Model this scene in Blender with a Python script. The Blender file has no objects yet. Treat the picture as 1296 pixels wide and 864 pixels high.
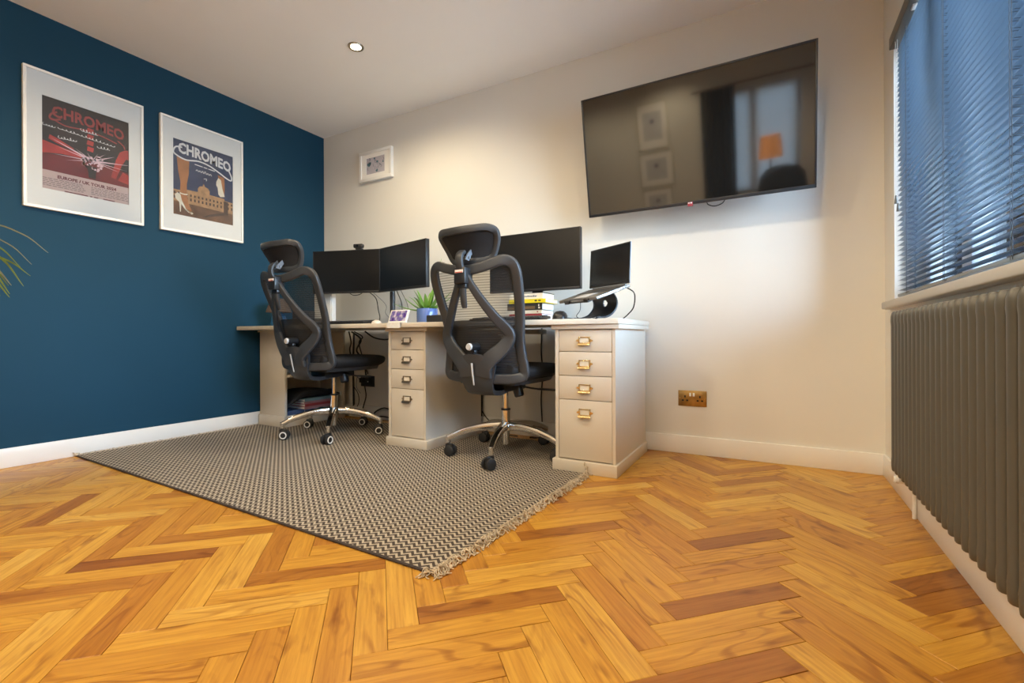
import bpy, bmesh, math, random
from mathutils import Matrix, Vector, noise

# ------------------------------------------------------------------ camera, world, exposure
SC = bpy.context.scene
COL = SC.collection
PI = math.pi
R = math.radians

cam_data = bpy.data.cameras.new('camera')
cam_data.sensor_width = 36.0
cam_data.lens = 36.0 * 591.35 / 1296
cam_data.shift_y = -5.68 / 1296
cam_data.clip_start = 0.02
cam = bpy.data.objects.new('camera', cam_data)
COL.objects.link(cam)
cam.matrix_world = (Matrix.Translation((0, 0, 0.655)) @ Matrix.Rotation(0.51, 4, 'Z')
                    @ Matrix.Rotation(PI / 2, 4, 'X') @ Matrix.Rotation(-0.00461, 4, 'Z'))
SC.camera = cam

world = bpy.data.worlds.new('world')
SC.world = world
world.use_nodes = True
wbg = world.node_tree.nodes['Background']
wbg.inputs[1].default_value = 46.0
_wt = world.node_tree
_tc = _wt.nodes.new('ShaderNodeTexCoord')
_sp = _wt.nodes.new('ShaderNodeSeparateXYZ')
_ma = _wt.nodes.new('ShaderNodeMath')
_ma.operation = 'MULTIPLY_ADD'
_ma.inputs[1].default_value = 0.5
_ma.inputs[2].default_value = 0.5
_rp = _wt.nodes.new('ShaderNodeValToRGB')
_wt.links.new(_tc.outputs['Generated'], _sp.inputs[0])
_wt.links.new(_sp.outputs['Z'], _ma.inputs[0])
_wt.links.new(_ma.outputs[0], _rp.inputs[0])
_wt.links.new(_rp.outputs[0], wbg.inputs[0])
_cr = _rp.color_ramp            # ground, hazy horizon, blue sky
_cr.elements[0].position, _cr.elements[0].color = 0.46, (0.17, 0.23, 0.29, 1)
_cr.elements[1].position, _cr.elements[1].color = 1.0, (0.34, 0.62, 1.0, 1)
_e = _cr.elements.new(0.50)
_e.color = (0.36, 0.42, 0.44, 1)
_e = _cr.elements.new(0.60)
_e.color = (0.46, 0.71, 1.0, 1)

SC.view_settings.view_transform = 'Standard'
SC.view_settings.look = 'None'
SC.view_settings.gamma = 1.0
SC.view_settings.use_curve_mapping = False
SC.view_settings.exposure = 0.27
SC.cycles.max_bounces = 10
SC.cycles.diffuse_bounces = 6
SC.cycles.transparent_max_bounces = 24
SC.cycles.sample_clamp_indirect = 6.0
SC.cycles.caustics_reflective = False
SC.cycles.caustics_refractive = False

WARM = (1.0, 0.82, 0.55)
SPOT_W = 38.0
DOWNLIGHTS = [(-2.17, 1.985), (-1.15, 1.15), (-0.10, 1.15), (-2.17, 0.45), (-1.15, -0.35), (-0.10, -0.35), (-2.17, -1.1), (-1.15, -1.3)]


def portal(name, loc, rot, sx, sy):
    d = bpy.data.lights.new(name, 'AREA')
    d.shape = 'RECTANGLE'
    d.size, d.size_y = sx, sy
    d.cycles.is_portal = True
    o = bpy.data.objects.new(name, d)
    o.location, o.rotation_euler = loc, rot
    COL.objects.link(o)


portal('window_portal', (0.70, 1.665, 1.365), (0, R(90), 0), 1.13, 1.79)
portal('window_portal', (-0.225, -2.05, 1.425), (R(90), 0, 0), 1.05, 1.25)

# room numbers (metres; the camera stands over the origin)
BL, BR, BB = -3.405, 0.4446, 2.7483        # faces of the skirting boards
WL, WR, WB, WF = BL - 0.012, BR + 0.012, BB + 0.012, -1.80
CEIL = 2.393

# ------------------------------------------------------------------ materials
MATS = {}


def new_mat(name):
    m = bpy.data.materials.new(name)
    m.use_nodes = True
    MATS[name] = m
    nt = m.node_tree
    return m, nt, nt.nodes['Principled BSDF']


def node(nt, typ, **kw):
    n = nt.nodes.new(typ)
    for k, v in kw.items():
        if k.startswith('in_'):
            key = k[3:]
            n.inputs[int(key) if key.isdigit() else key].default_value = v
        else:
            setattr(n, k, v)
    return n


def plain(name, col, rough=0.5, metal=0.0, var=0.06, scale=12.0, bump=0.0, bscale=200.0, spec=0.5, coat=0.0, coat_r=0.1):
    """principled material whose colour varies a little over a noise"""
    m, nt, p = new_mat(name)
    tc = node(nt, 'ShaderNodeTexCoord')
    nz = node(nt, 'ShaderNodeTexNoise', in_Scale=scale, in_Detail=4.0)
    nt.links.new(tc.outputs['Object'], nz.inputs['Vector'])
    rmp = node(nt, 'ShaderNodeValToRGB')
    a, b = 1 - var, 1 + var
    rmp.color_ramp.elements[0].position = 0.3
    rmp.color_ramp.elements[1].position = 0.7
    rmp.color_ramp.elements[0].color = (col[0] * a, col[1] * a, col[2] * a, 1)
    rmp.color_ramp.elements[1].color = (min(1, col[0] * b), min(1, col[1] * b), min(1, col[2] * b), 1)
    nt.links.new(nz.outputs['Fac'], rmp.inputs['Fac'])
    nt.links.new(rmp.outputs['Color'], p.inputs['Base Color'])
    p.inputs['Roughness'].default_value = rough
    p.inputs['Metallic'].default_value = metal
    p.inputs['Specular IOR Level'].default_value = spec
    p.inputs['Coat Weight'].default_value = coat
    p.inputs['Coat Roughness'].default_value = coat_r
    if bump:
        n2 = node(nt, 'ShaderNodeTexNoise', in_Scale=bscale, in_Detail=3.0)
        nt.links.new(tc.outputs['Object'], n2.inputs['Vector'])
        bp = node(nt, 'ShaderNodeBump', in_Strength=bump, in_Distance=0.002)
        nt.links.new(n2.outputs['Fac'], bp.inputs['Height'])
        nt.links.new(bp.outputs['Normal'], p.inputs['Normal'])
    return m


def glow(name, col, strength):
    m, nt, p = new_mat(name)
    p.inputs['Base Color'].default_value = (*col, 1)
    p.inputs['Emission Color'].default_value = (*col, 1)
    p.inputs['Emission Strength'].default_value = strength
    return m


plain('wall_white', (0.74, 0.725, 0.68), 0.55, var=0.012, scale=2.5, bump=0.05, bscale=90)
plain('wall_blue', (0.0062, 0.046, 0.088), 0.7, var=0.03, scale=2.0, bump=0.06, bscale=90, spec=0.25)
plain('ceiling_paint', (0.92, 0.915, 0.905), 0.8, var=0.012, scale=2)
plain('white_gloss', (0.83, 0.82, 0.79), 0.3, var=0.012, scale=3)
plain('sill_paint', (0.46, 0.445, 0.41), 0.35, var=0.02, scale=4)
plain('greige', (0.64, 0.58, 0.49), 0.38, var=0.015, scale=4)
plain('worktop', (0.66, 0.60, 0.505), 0.35, var=0.02, scale=5)
plain('black_plastic', (0.042, 0.044, 0.048), 0.36, var=0.05, bump=0.08, bscale=600)
plain('black_satin', (0.016, 0.016, 0.018), 0.35, var=0.05)
plain('black_rubber', (0.014, 0.014, 0.015), 0.6, var=0.05)
plain('seat_fabric', (0.010, 0.010, 0.012), 0.75, var=0.15, scale=60, bump=0.3, bscale=900)
plain('chrome', (0.80, 0.79, 0.77), 0.10, 1.0, var=0.01)
plain('grey_metal', (0.50, 0.51, 0.54), 0.3, 1.0, var=0.02)
plain('light_grey', (0.55, 0.55, 0.55), 0.4, var=0.02)
plain('bracket_grey', (0.16, 0.18, 0.21), 0.35, var=0.03)
plain('label_white', (0.75, 0.70, 0.66), 0.5, var=0.03)
plain('label_red', (0.55, 0.08, 0.06), 0.5, var=0.03)
plain('brass', (0.80, 0.61, 0.32), 0.22, 1.0, var=0.05, scale=40)
plain('shaded_pull_bezel', (0.36, 0.31, 0.25), 0.3, 1.0, var=0.05, scale=40)  # middle pedestal's brass pulls, their shade put into the colour; also downlight bezels
plain('old_brass', (0.42, 0.26, 0.09), 0.33, 1.0, var=0.25, scale=25)
plain('screen_gloss', (0.008, 0.008, 0.008), 0.06, var=0.02, spec=1.0, coat=1.0, coat_r=0.035)
plain('screen_matt', (0.006, 0.006, 0.0065), 0.28, var=0.02, spec=0.6)
plain('laptop_screen', (0.004, 0.005, 0.006), 0.12, var=0.02, spec=0.5)
plain('aluminium', (0.40, 0.395, 0.39), 0.34, 0.9, var=0.015)
plain('key_dark', (0.05, 0.05, 0.052), 0.5, var=0.04)
plain('radiator_paint', (0.098, 0.095, 0.084), 0.34, var=0.03, scale=8)
plain('slat_paint', (0.085, 0.125, 0.17), 0.22, var=0.02, scale=4, spec=0.8)
plain('rail_paint', (0.075, 0.073, 0.066), 0.35, var=0.02)
plain('cord_dark', (0.03, 0.035, 0.045), 0.7, var=0.03)
plain('upvc', (0.74, 0.76, 0.78), 0.35, var=0.01)
plain('mat_board', (0.93, 0.92, 0.89), 0.8, var=0.01)
plain('frame_white', (0.86, 0.855, 0.83), 0.35, var=0.015)
plain('frame_cream', (0.62, 0.58, 0.50), 0.4, var=0.02)
plain('cream_paper', (0.80, 0.74, 0.62), 0.8, var=0.04, scale=30)
plain('page_white', (0.80, 0.79, 0.76), 0.85, var=0.05, scale=80)
plain('paper_grey', (0.60, 0.60, 0.64), 0.8, var=0.03)
plain('book_yellow', (0.82, 0.66, 0.02), 0.5, var=0.03)
plain('book_black', (0.030, 0.027, 0.024), 0.45, var=0.1)
plain('book_brown', (0.16, 0.10, 0.05), 0.5, var=0.2)
plain('book_red', (0.34, 0.05, 0.06), 0.5, var=0.05)
plain('book_blue', (0.05, 0.09, 0.20), 0.5, var=0.05)
plain('folder_pink', (0.42, 0.20, 0.22), 0.6, var=0.08)
plain('folder_teal', (0.18, 0.30, 0.33), 0.6, var=0.08)
plain('bag_black', (0.008, 0.008, 0.010), 0.7, var=0.2, scale=40, bump=0.3, bscale=500)
plain('pot_blue', (0.10, 0.17, 0.42), 0.14, var=0.10, scale=14, coat=0.4)
plain('saucer_white', (0.75, 0.74, 0.72), 0.3, var=0.02)
plain('soil', (0.03, 0.02, 0.012), 0.9, var=0.3, scale=60)
plain('aloe_green', (0.12, 0.27, 0.035), 0.38, var=0.30, scale=18)
plain('leaf_green', (0.10, 0.135, 0.012), 0.42, var=0.3, scale=20)
plain('leaf_cream', (0.15, 0.15, 0.085), 0.45, var=0.2, scale=20)
plain('terracotta', (0.40, 0.16, 0.08), 0.7, var=0.08)
plain('dark_wood', (0.06, 0.03, 0.015), 0.4, var=0.25, scale=30)
plain('curtain_dark', (0.025, 0.03, 0.038), 0.8, var=0.1, scale=50)
plain('shade_brown', (0.10, 0.07, 0.052), 0.8, var=0.05)
plain('glass_blue', (0.03, 0.12, 0.24), 0.12, var=0.05, coat=0.4)
plain('armchair_black', (0.010, 0.010, 0.011), 0.6, var=0.1)
# print inks
plain('ink_black', (0.020, 0.014, 0.014), 0.5, var=0.3, scale=9)
plain('ink_deep_red', (0.16, 0.012, 0.016), 0.5, var=0.35, scale=9)
plain('ink_red', (0.44, 0.035, 0.030), 0.5, var=0.25, scale=14)
plain('ink_logo_red', (0.34, 0.045, 0.045), 0.5, var=0.1)
plain('ink_dark_red', (0.13, 0.012, 0.02), 0.5, var=0.05)
plain('ink_pink', (0.58, 0.44, 0.42), 0.6, var=0.03)
plain('ink_ray', (0.80, 0.58, 0.66), 0.5, var=0.1)
plain('ink_white', (0.80, 0.80, 0.82), 0.5, var=0.03)
plain('ink_grey', (0.20, 0.15, 0.15), 0.6, var=0.05)
plain('ink_night', (0.022, 0.040, 0.105), 0.5, var=0.2, scale=8)
plain('ink_tan', (0.40, 0.16, 0.06), 0.5, var=0.2, scale=20)
plain('ink_stone', (0.42, 0.24, 0.12), 0.5, var=0.25, scale=35)
plain('ink_ground', (0.14, 0.065, 0.035), 0.5, var=0.35, scale=25)
plain('ink_window', (0.05, 0.022, 0.018), 0.5, var=0.2)
plain('ink_lilac', (0.52, 0.50, 0.56), 0.7, var=0.05)
plain('ink_teal', (0.10, 0.20, 0.25), 0.7, var=0.1)
plain('ink_slate', (0.16, 0.18, 0.24), 0.7, var=0.1)
glow('lamp_glow', (1.0, 0.86, 0.62), 22.0)
glow('shade_glow', (1.0, 0.42, 0.14), 0.8)
glow('bulb_glow', (1.0, 0.75, 0.5), 4.0)


def picture_screen():
    m, nt, p = new_mat('photo_screen')
    tc = node(nt, 'ShaderNodeTexCoord')
    v = node(nt, 'ShaderNodeTexVoronoi', in_Scale=38.0)
    n1 = node(nt, 'ShaderNodeTexNoise', in_Scale=30.0, in_Detail=5.0)
    nt.links.new(tc.outputs['Object'], v.inputs['Vector'])
    nt.links.new(tc.outputs['Object'], n1.inputs['Vector'])
    r = node(nt, 'ShaderNodeValToRGB')
    cr = r.color_ramp
    cr.elements[0].position, cr.elements[0].color = 0.28, (0.015, 0.012, 0.03, 1)
    cr.elements[1].position, cr.elements[1].color = 0.72, (0.55, 0.45, 0.62, 1)
    e = cr.elements.new(0.45); e.color = (0.13, 0.07, 0.35, 1)
    e = cr.elements.new(0.56); e.color = (0.16, 0.17, 0.28, 1)
    mx = node(nt, 'ShaderNodeMath', operation='MULTIPLY_ADD')
    mx.inputs[1].default_value = 0.35
    nt.links.new(v.outputs['Distance'], mx.inputs[0])
    nt.links.new(n1.outputs['Fac'], mx.inputs[2])
    sb = node(nt, 'ShaderNodeMath', operation='SUBTRACT')
    sb.inputs[1].default_value = 0.12
    nt.links.new(mx.outputs[0], sb.inputs[0])
    nt.links.new(sb.outputs[0], r.inputs['Fac'])
    nt.links.new(r.outputs['Color'], p.inputs['Base Color'])
    nt.links.new(r.outputs['Color'], p.inputs['Emission Color'])
    p.inputs['Emission Strength'].default_value = 0.08
    p.inputs['Roughness'].default_value = 0.2


picture_screen()


def glass(name, tint=(1, 1, 1), refl=0.06):
    m, nt, p = new_mat(name)
    nt.nodes.remove(p)
    out = nt.nodes['Material Output']
    tr = node(nt, 'ShaderNodeBsdfTransparent')
    tr.inputs[0].default_value = (*tint, 1)
    gl = node(nt, 'ShaderNodeBsdfGlossy')
    gl.inputs['Roughness'].default_value = 0.02
    fr = node(nt, 'ShaderNodeFresnel', in_IOR=1.45)
    mx = node(nt, 'ShaderNodeMixShader')
    nt.links.new(fr.outputs[0], mx.inputs[0])
    nt.links.new(tr.outputs[0], mx.inputs[1])
    nt.links.new(gl.outputs[0], mx.inputs[2])
    nt.links.new(mx.outputs[0], out.inputs[0])


glass('pane_glass')


def mesh_cloth(name, lo, hi, col):
    """woven net: horizontal ribs with see-through gaps"""
    m, nt, p = new_mat(name)
    out = nt.nodes['Material Output']
    tc = node(nt, 'ShaderNodeTexCoord')
    sep = node(nt, 'ShaderNodeSeparateXYZ')
    nt.links.new(tc.outputs['Object'], sep.inputs[0])
    ml = node(nt, 'ShaderNodeMath', operation='MULTIPLY')
    ml.inputs[1].default_value = 2 * PI / 0.0125
    nt.links.new(sep.outputs['Z'], ml.inputs[0])
    sn = node(nt, 'ShaderNodeMath', operation='SINE')
    nt.links.new(ml.outputs[0], sn.inputs[0])
    mr = node(nt, 'ShaderNodeMapRange')
    mr.inputs['From Min'].default_value = -1
    mr.inputs['From Max'].default_value = 1
    mr.inputs['To Min'].default_value = lo
    mr.inputs['To Max'].default_value = hi
    nt.links.new(sn.outputs[0], mr.inputs['Value'])
    tr = node(nt, 'ShaderNodeBsdfTransparent')
    mx = node(nt, 'ShaderNodeMixShader')
    p.inputs['Base Color'].default_value = (*col, 1)
    p.inputs['Roughness'].default_value = 0.7
    nt.links.new(mr.outputs[0], mx.inputs[0])
    nt.links.new(tr.outputs[0], mx.inputs[1])
    nt.links.new(p.outputs[0], mx.inputs[2])
    nt.links.new(mx.outputs[0], out.inputs[0])


mesh_cloth('net_open', 0.28, 0.62, (0.03, 0.03, 0.032))
mesh_cloth('net_dense', 0.86, 0.97, (0.018, 0.018, 0.02))


def oak():
    m, nt, p = new_mat('oak_plank')
    L = nt.links.new
    uv = node(nt, 'ShaderNodeUVMap', uv_map='UVMap')
    at = node(nt, 'ShaderNodeAttribute', attribute_name='tone')
    # fine fibre
    mp = node(nt, 'ShaderNodeMapping')
    mp.inputs['Scale'].default_value = (5, 120, 1)
    L(uv.outputs[0], mp.inputs[0])
    n1 = node(nt, 'ShaderNodeTexNoise', in_Scale=1.0, in_Detail=6.0, in_Roughness=0.65)
    L(mp.outputs[0], n1.inputs['Vector'])
    # cathedral figure: contour lines of a long smooth noise
    mp2 = node(nt, 'ShaderNodeMapping')
    mp2.inputs['Scale'].default_value = (3.2, 11, 1)
    L(uv.outputs[0], mp2.inputs[0])
    n2 = node(nt, 'ShaderNodeTexNoise', in_Scale=1.0, in_Detail=1.5, in_Roughness=0.4)
    L(mp2.outputs[0], n2.inputs['Vector'])
    ml = node(nt, 'ShaderNodeMath', operation='MULTIPLY')
    ml.inputs[1].default_value = 50.0
    L(n2.outputs['Fac'], ml.inputs[0])
    sn = node(nt, 'ShaderNodeMath', operation='SINE')
    L(ml.outputs[0], sn.inputs[0])
    pw = node(nt, 'ShaderNodeMapRange')
    pw.inputs['From Min'].default_value = 0.45
    pw.inputs['From Max'].default_value = 1.0
    L(sn.outputs[0], pw.inputs['Value'])
    # knots and streaks
    mp3 = node(nt, 'ShaderNodeMapping')
    mp3.inputs['Scale'].default_value = (6, 22, 1)
    L(uv.outputs[0], mp3.inputs[0])
    n3 = node(nt, 'ShaderNodeTexNoise', in_Scale=1.0, in_Detail=3.0)
    L(mp3.outputs[0], n3.inputs['Vector'])
    k = node(nt, 'ShaderNodeMapRange')
    k.inputs['From Min'].default_value = 0.60
    k.inputs['From Max'].default_value = 0.76
    L(n3.outputs['Fac'], k.inputs['Value'])
    # base tone per plank
    rmp = node(nt, 'ShaderNodeValToRGB')
    cr = rmp.color_ramp
    cr.elements[0].position, cr.elements[0].color = 0.0, (0.30, 0.110, 0.018, 1)
    cr.elements[1].position, cr.elements[1].color = 1.0, (0.76, 0.50, 0.115, 1)
    e = cr.elements.new(0.25); e.color = (0.50, 0.225, 0.030, 1)
    e = cr.elements.new(0.6); e.color = (0.64, 0.345, 0.048, 1)
    L(at.outputs['Fac'], rmp.inputs['Fac'])

    def mix(fac_socket, amount, a_socket, col):
        f = node(nt, 'ShaderNodeMath', operation='MULTIPLY')
        f.inputs[1].default_value = amount
        L(fac_socket, f.inputs[0])
        mx = node(nt, 'ShaderNodeMix', data_type='RGBA', blend_type='MULTIPLY')
        L(f.outputs[0], mx.inputs[0])
        L(a_socket, mx.inputs[6])
        mx.inputs[7].default_value = (*col, 1)
        return mx.outputs[2]
    mask = node(nt, 'ShaderNodeMapRange')
    mask.inputs['From Min'].default_value = 0.45
    mask.inputs['From Max'].default_value = 0.60
    mpm = node(nt, 'ShaderNodeMapping')
    mpm.inputs['Scale'].default_value = (1.6, 9, 1)
    mpm.inputs['Location'].default_value = (7.3, 3.1, 0)
    L(uv.outputs[0], mpm.inputs[0])
    nm = node(nt, 'ShaderNodeTexNoise', in_Scale=1.0, in_Detail=2.0)
    L(mpm.outputs[0], nm.inputs['Vector'])
    L(nm.outputs['Fac'], mask.inputs['Value'])
    pm = node(nt, 'ShaderNodeMath', operation='MULTIPLY')
    L(pw.outputs[0], pm.inputs[0])
    L(mask.outputs[0], pm.inputs[1])
    # slow change of tone along and across a board
    sl = node(nt, 'ShaderNodeMapRange')
    sl.inputs['From Min'].default_value = 0.35
    sl.inputs['From Max'].default_value = 0.70
    mps = node(nt, 'ShaderNodeMapping')
    mps.inputs['Scale'].default_value = (3.5, 30, 1)
    mps.inputs['Location'].default_value = (1.7, 9.1, 0)
    L(uv.outputs[0], mps.inputs[0])
    ns = node(nt, 'ShaderNodeTexNoise', in_Scale=1.0, in_Detail=3.0)
    L(mps.outputs[0], ns.inputs['Vector'])
    L(ns.outputs['Fac'], sl.inputs['Value'])
    c = mix(sl.outputs[0], 0.45, rmp.outputs[0], (0.62, 0.46, 0.30))
    c = mix(pm.outputs[0], 0.60, c, (0.46, 0.28, 0.13))
    fib = node(nt, 'ShaderNodeMapRange')
    fib.inputs['From Min'].default_value = 0.42
    fib.inputs['From Max'].default_value = 0.72
    L(n1.outputs['Fac'], fib.inputs['Value'])
    c = mix(fib.outputs[0], 0.60, c, (0.52, 0.36, 0.22))
    c = mix(k.outputs[0], 0.85, c, (0.36, 0.19, 0.09))
    L(c, p.inputs['Base Color'])
    rr = node(nt, 'ShaderNodeMapRange')
    rr.inputs['To Min'].default_value = 0.30
    rr.inputs['To Max'].default_value = 0.44
    L(n1.outputs['Fac'], rr.inputs['Value'])
    L(rr.outputs[0], p.inputs['Roughness'])
    p.inputs['Specular IOR Level'].default_value = 0.45
    bp = node(nt, 'ShaderNodeBump', in_Strength=0.12, in_Distance=0.001)
    L(n1.outputs['Fac'], bp.inputs['Height'])
    L(bp.outputs[0], p.inputs['Normal'])


oak()
plain('floor_base', (0.06, 0.03, 0.012), 0.9)


def rug_mat():
    m, nt, p = new_mat('rug_weave')
    L = nt.links.new
    tc = node(nt, 'ShaderNodeTexCoord')
    sp = node(nt, 'ShaderNodeSeparateXYZ')
    L(tc.outputs['Object'], sp.inputs[0])

    def math1(op, a, b=None, c=None):
        n = node(nt, 'ShaderNodeMath', operation=op)
        for i, s in enumerate((a, b, c)):
            if s is None:
                continue
            if isinstance(s, (int, float)):
                n.inputs[i].default_value = s
            else:
                L(s, n.inputs[i])
        return n.outputs[0]
    px = math1('PINGPONG', sp.outputs['X'], 0.0163)          # zigzag along x
    f = math1('ADD', sp.outputs['Y'], px)
    f = math1('DIVIDE', f, 0.0225)
    f = math1('FRACT', f)
    st = node(nt, 'ShaderNodeMapRange')
    st.inputs['From Min'].default_value = 0.52
    st.inputs['From Max'].default_value = 0.58
    L(f, st.inputs['Value'])
    nz = node(nt, 'ShaderNodeTexNoise', in_Scale=320.0, in_Detail=2.0)
    L(tc.outputs['Object'], nz.inputs['Vector'])
    mx = node(nt, 'ShaderNodeMix', data_type='RGBA')
    L(st.outputs[0], mx.inputs[0])
    mx.inputs[6].default_value = (0.075, 0.061, 0.055, 1)
    mx.inputs[7].default_value = (0.50, 0.44, 0.355, 1)
    m2 = node(nt, 'ShaderNodeMix', data_type='RGBA', blend_type='MULTIPLY')
    m2.inputs[0].default_value = 0.5
    L(mx.outputs[2], m2.inputs[6])
    r2 = node(nt, 'ShaderNodeValToRGB')
    r2.color_ramp.elements[0].position = 0.3
    r2.color_ramp.elements[0].color = (0.55, 0.55, 0.55, 1)
    r2.color_ramp.elements[1].position = 0.7
    L(nz.outputs['Fac'], r2.inputs[0])
    L(r2.outputs[0], m2.inputs[7])
    L(m2.outputs[2], p.inputs['Base Color'])
    p.inputs['Roughness'].default_value = 0.9
    p.inputs['Specular IOR Level'].default_value = 0.15
    bp = node(nt, 'ShaderNodeBump', in_Strength=0.4, in_Distance=0.002)
    L(nz.outputs['Fac'], bp.inputs['Height'])
    L(bp.outputs[0], p.inputs['Normal'])


rug_mat()
plain('fringe_yarn', (0.55, 0.47, 0.36), 0.9, var=0.45, scale=90)
plain('rug_edge', (0.05, 0.04, 0.04), 0.9, var=0.2, scale=90)

# ------------------------------------------------------------------ mesh builder
MW = {}          # matrices of parents, by object name


def crom(pts, k=6, closed=False):
    pts = [Vector(p) for p in pts]
    n = len(pts)
    out = []
    segs = n if closed else n - 1
    for i in range(segs):
        if closed:
            p0, p1, p2, p3 = pts[(i - 1) % n], pts[i], pts[(i + 1) % n], pts[(i + 2) % n]
        else:
            p1, p2 = pts[i], pts[i + 1]
            p0 = pts[i - 1] if i > 0 else p1 * 2 - p2
            p3 = pts[i + 2] if i + 2 < n else p2 * 2 - p1
        for j in range(k):
            t = j / k
            out.append(0.5 * ((2 * p1) + (p2 - p0) * t + (2 * p0 - 5 * p1 + 4 * p2 - p3) * t * t
                              + (3 * p1 - p0 - 3 * p2 + p3) * t ** 3))
    if not closed:
        out.append(pts[-1])
    return out


class MB:
    def __init__(self):
        self.bm = bmesh.new()
        self.mi = 0

    def _merge(self, tmp, M=None):
        if M is not None:
            tmp.transform(M)
        for f in tmp.faces:
            f.material_index = self.mi
        me = bpy.data.meshes.new('tmp')
        tmp.to_mesh(me)
        tmp.free()
        self.bm.from_mesh(me)
        bpy.data.meshes.remove(me)
        return self

    def box(self, x0, x1, y0, y1, z0, z1, bev=0.0, seg=2, M=None):
        t = bmesh.new()
        bmesh.ops.create_cube(t, size=1.0)
        for v in t.verts:
            v.co = ((x0 + x1) / 2 + v.co.x * (x1 - x0), (y0 + y1) / 2 + v.co.y * (y1 - y0), (z0 + z1) / 2 + v.co.z * (z1 - z0))
        if bev:
            bmesh.ops.bevel(t, geom=list(t.edges), offset=bev, segments=seg, profile=0.5, affect='EDGES')
        return self._merge(t, M)

    def poly(self, pts, M=None):
        """flat face through 3d points"""
        t = bmesh.new()
        t.faces.new([t.verts.new(p) for p in pts])
        return self._merge(t, M)

    def slab(self, pts2, z0, z1, M=None, bev=0.0):
        """prism over a 2d outline, from z0 to z1"""
        t = bmesh.new()
        a = [t.verts.new((x, y, z0)) for x, y in pts2]
        b = [t.verts.new((x, y, z1)) for x, y in pts2]
        n = len(a)
        t.faces.new(a[::-1])
        t.faces.new(b)
        for i in range(n):
            t.faces.new((a[i], a[(i + 1) % n], b[(i + 1) % n], b[i]))
        bmesh.ops.recalc_face_normals(t, faces=t.faces)
        if bev:
            bmesh.ops.bevel(t, geom=[e for e in t.edges], offset=bev, segments=2, profile=0.5, affect='EDGES')
        return self._merge(t, M)

    def rings(self, rings, closed=False, cap=True, M=None):
        t = bmesh.new()
        vs = [[t.verts.new(p) for p in r] for r in rings]
        n = len(vs[0])
        m = len(vs)
        for i in range(m if closed else m - 1):
            a, b = vs[i], vs[(i + 1) % m]
            for j in range(n):
                t.faces.new((a[j], a[(j + 1) % n], b[(j + 1) % n], b[j]))
        if cap and not closed:
            t.faces.new(vs[0][::-1])
            t.faces.new(vs[-1])
        bmesh.ops.recalc_face_normals(t, faces=t.faces)
        return self._merge(t, M)

    def sweep(self, path, ref, w, d, n=10, closed=False, e=0.6, M=None):
        """superellipse section (w across ref, d along ref) swept along path"""
        path = [Vector(p) for p in path]
        m = len(path)
        rings = []
        for i, p in enumerate(path):
            if closed:
                t = path[(i + 1) % m] - path[(i - 1) % m]
            else:
                t = path[min(i + 1, m - 1)] - path[max(i - 1, 0)]
            t.normalize()
            rv = ref[i] if isinstance(ref, list) else ref
            s = t.cross(Vector(rv)).normalized()
            q = s.cross(t).normalized()
            wi = w[i] if isinstance(w, list) else w
            di = d[i] if isinstance(d, list) else d
            ring = []
            for j in range(n):
                a = 2 * PI * (j + 0.5) / n
                c, sn = math.cos(a), math.sin(a)
                ring.append(p + s * (wi / 2 * math.copysign(abs(c) ** e, c)) + q * (di / 2 * math.copysign(abs(sn) ** e, sn)))
            rings.append(ring)
        return self.rings(rings, closed, True, M)

    def tube(self, path, r, n=8, closed=False, M=None):
        path = [Vector(p) for p in path]
        m = len(path)
        rings = []
        nrm = None
        for i, p in enumerate(path):
            t = (path[(i + 1) % m] - path[(i - 1) % m]) if closed else (path[min(i + 1, m - 1)] - path[max(i - 1, 0)])
            if t.length < 1e-9:
                t = Vector((0, 0, 1))
            t.normalize()
            if nrm is None:
                nrm = t.orthogonal().normalized()
            nrm = (nrm - t * nrm.dot(t))
            if nrm.length < 1e-6:
                nrm = t.orthogonal()
            nrm.normalize()
            b = t.cross(nrm)
            ri = r[i] if isinstance(r, list) else r
            rings.append([p + nrm * (ri * math.cos(2 * PI * j / n)) + b * (ri * math.sin(2 * PI * j / n)) for j in range(n)])
        return self.rings(rings, closed, True, M)

    def cyl(self, p0, p1, r0, r1=None, n=20, bev=0.0, M=None):
        p0, p1 = Vector(p0), Vector(p1)
        r1 = r0 if r1 is None else r1
        if bev:
            L = (p1 - p0).length
            k = min(0.45, bev / L)
            return self.tube([p0, p0, p0.lerp(p1, k), p0.lerp(p1, 1 - k), p1, p1] if False else
                             [p0, p0.lerp(p1, k), p0.lerp(p1, 1 - k), p1], [r0 - bev, r0, r1, r1 - bev], n, M=M)
        return self.tube([p0, p1], [r0, r1], n, M=M)

    def lathe(self, prof, n=24, M=None):
        rings = [[(r * math.cos(2 * PI * j / n), r * math.sin(2 * PI * j / n), z) for j in range(n)] for r, z in prof]
        return self.rings(rings, False, True, M)

    def grid(self, rows, thick=None, M=None):
        """open sheet through rows of points; thick gives it a back along the normal of each vertex"""
        t = bmesh.new()
        vs = [[t.verts.new(p) for p in r] for r in rows]
        for i in range(len(vs) - 1):
            for j in range(len(vs[0]) - 1):
                t.faces.new((vs[i][j], vs[i][j + 1], vs[i + 1][j + 1], vs[i + 1][j]))
        if thick:
            bmesh.ops.recalc_face_normals(t, faces=t.faces)
            bmesh.ops.solidify(t, geom=list(t.faces), thickness=thick)
        return self._merge(t, M)

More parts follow.
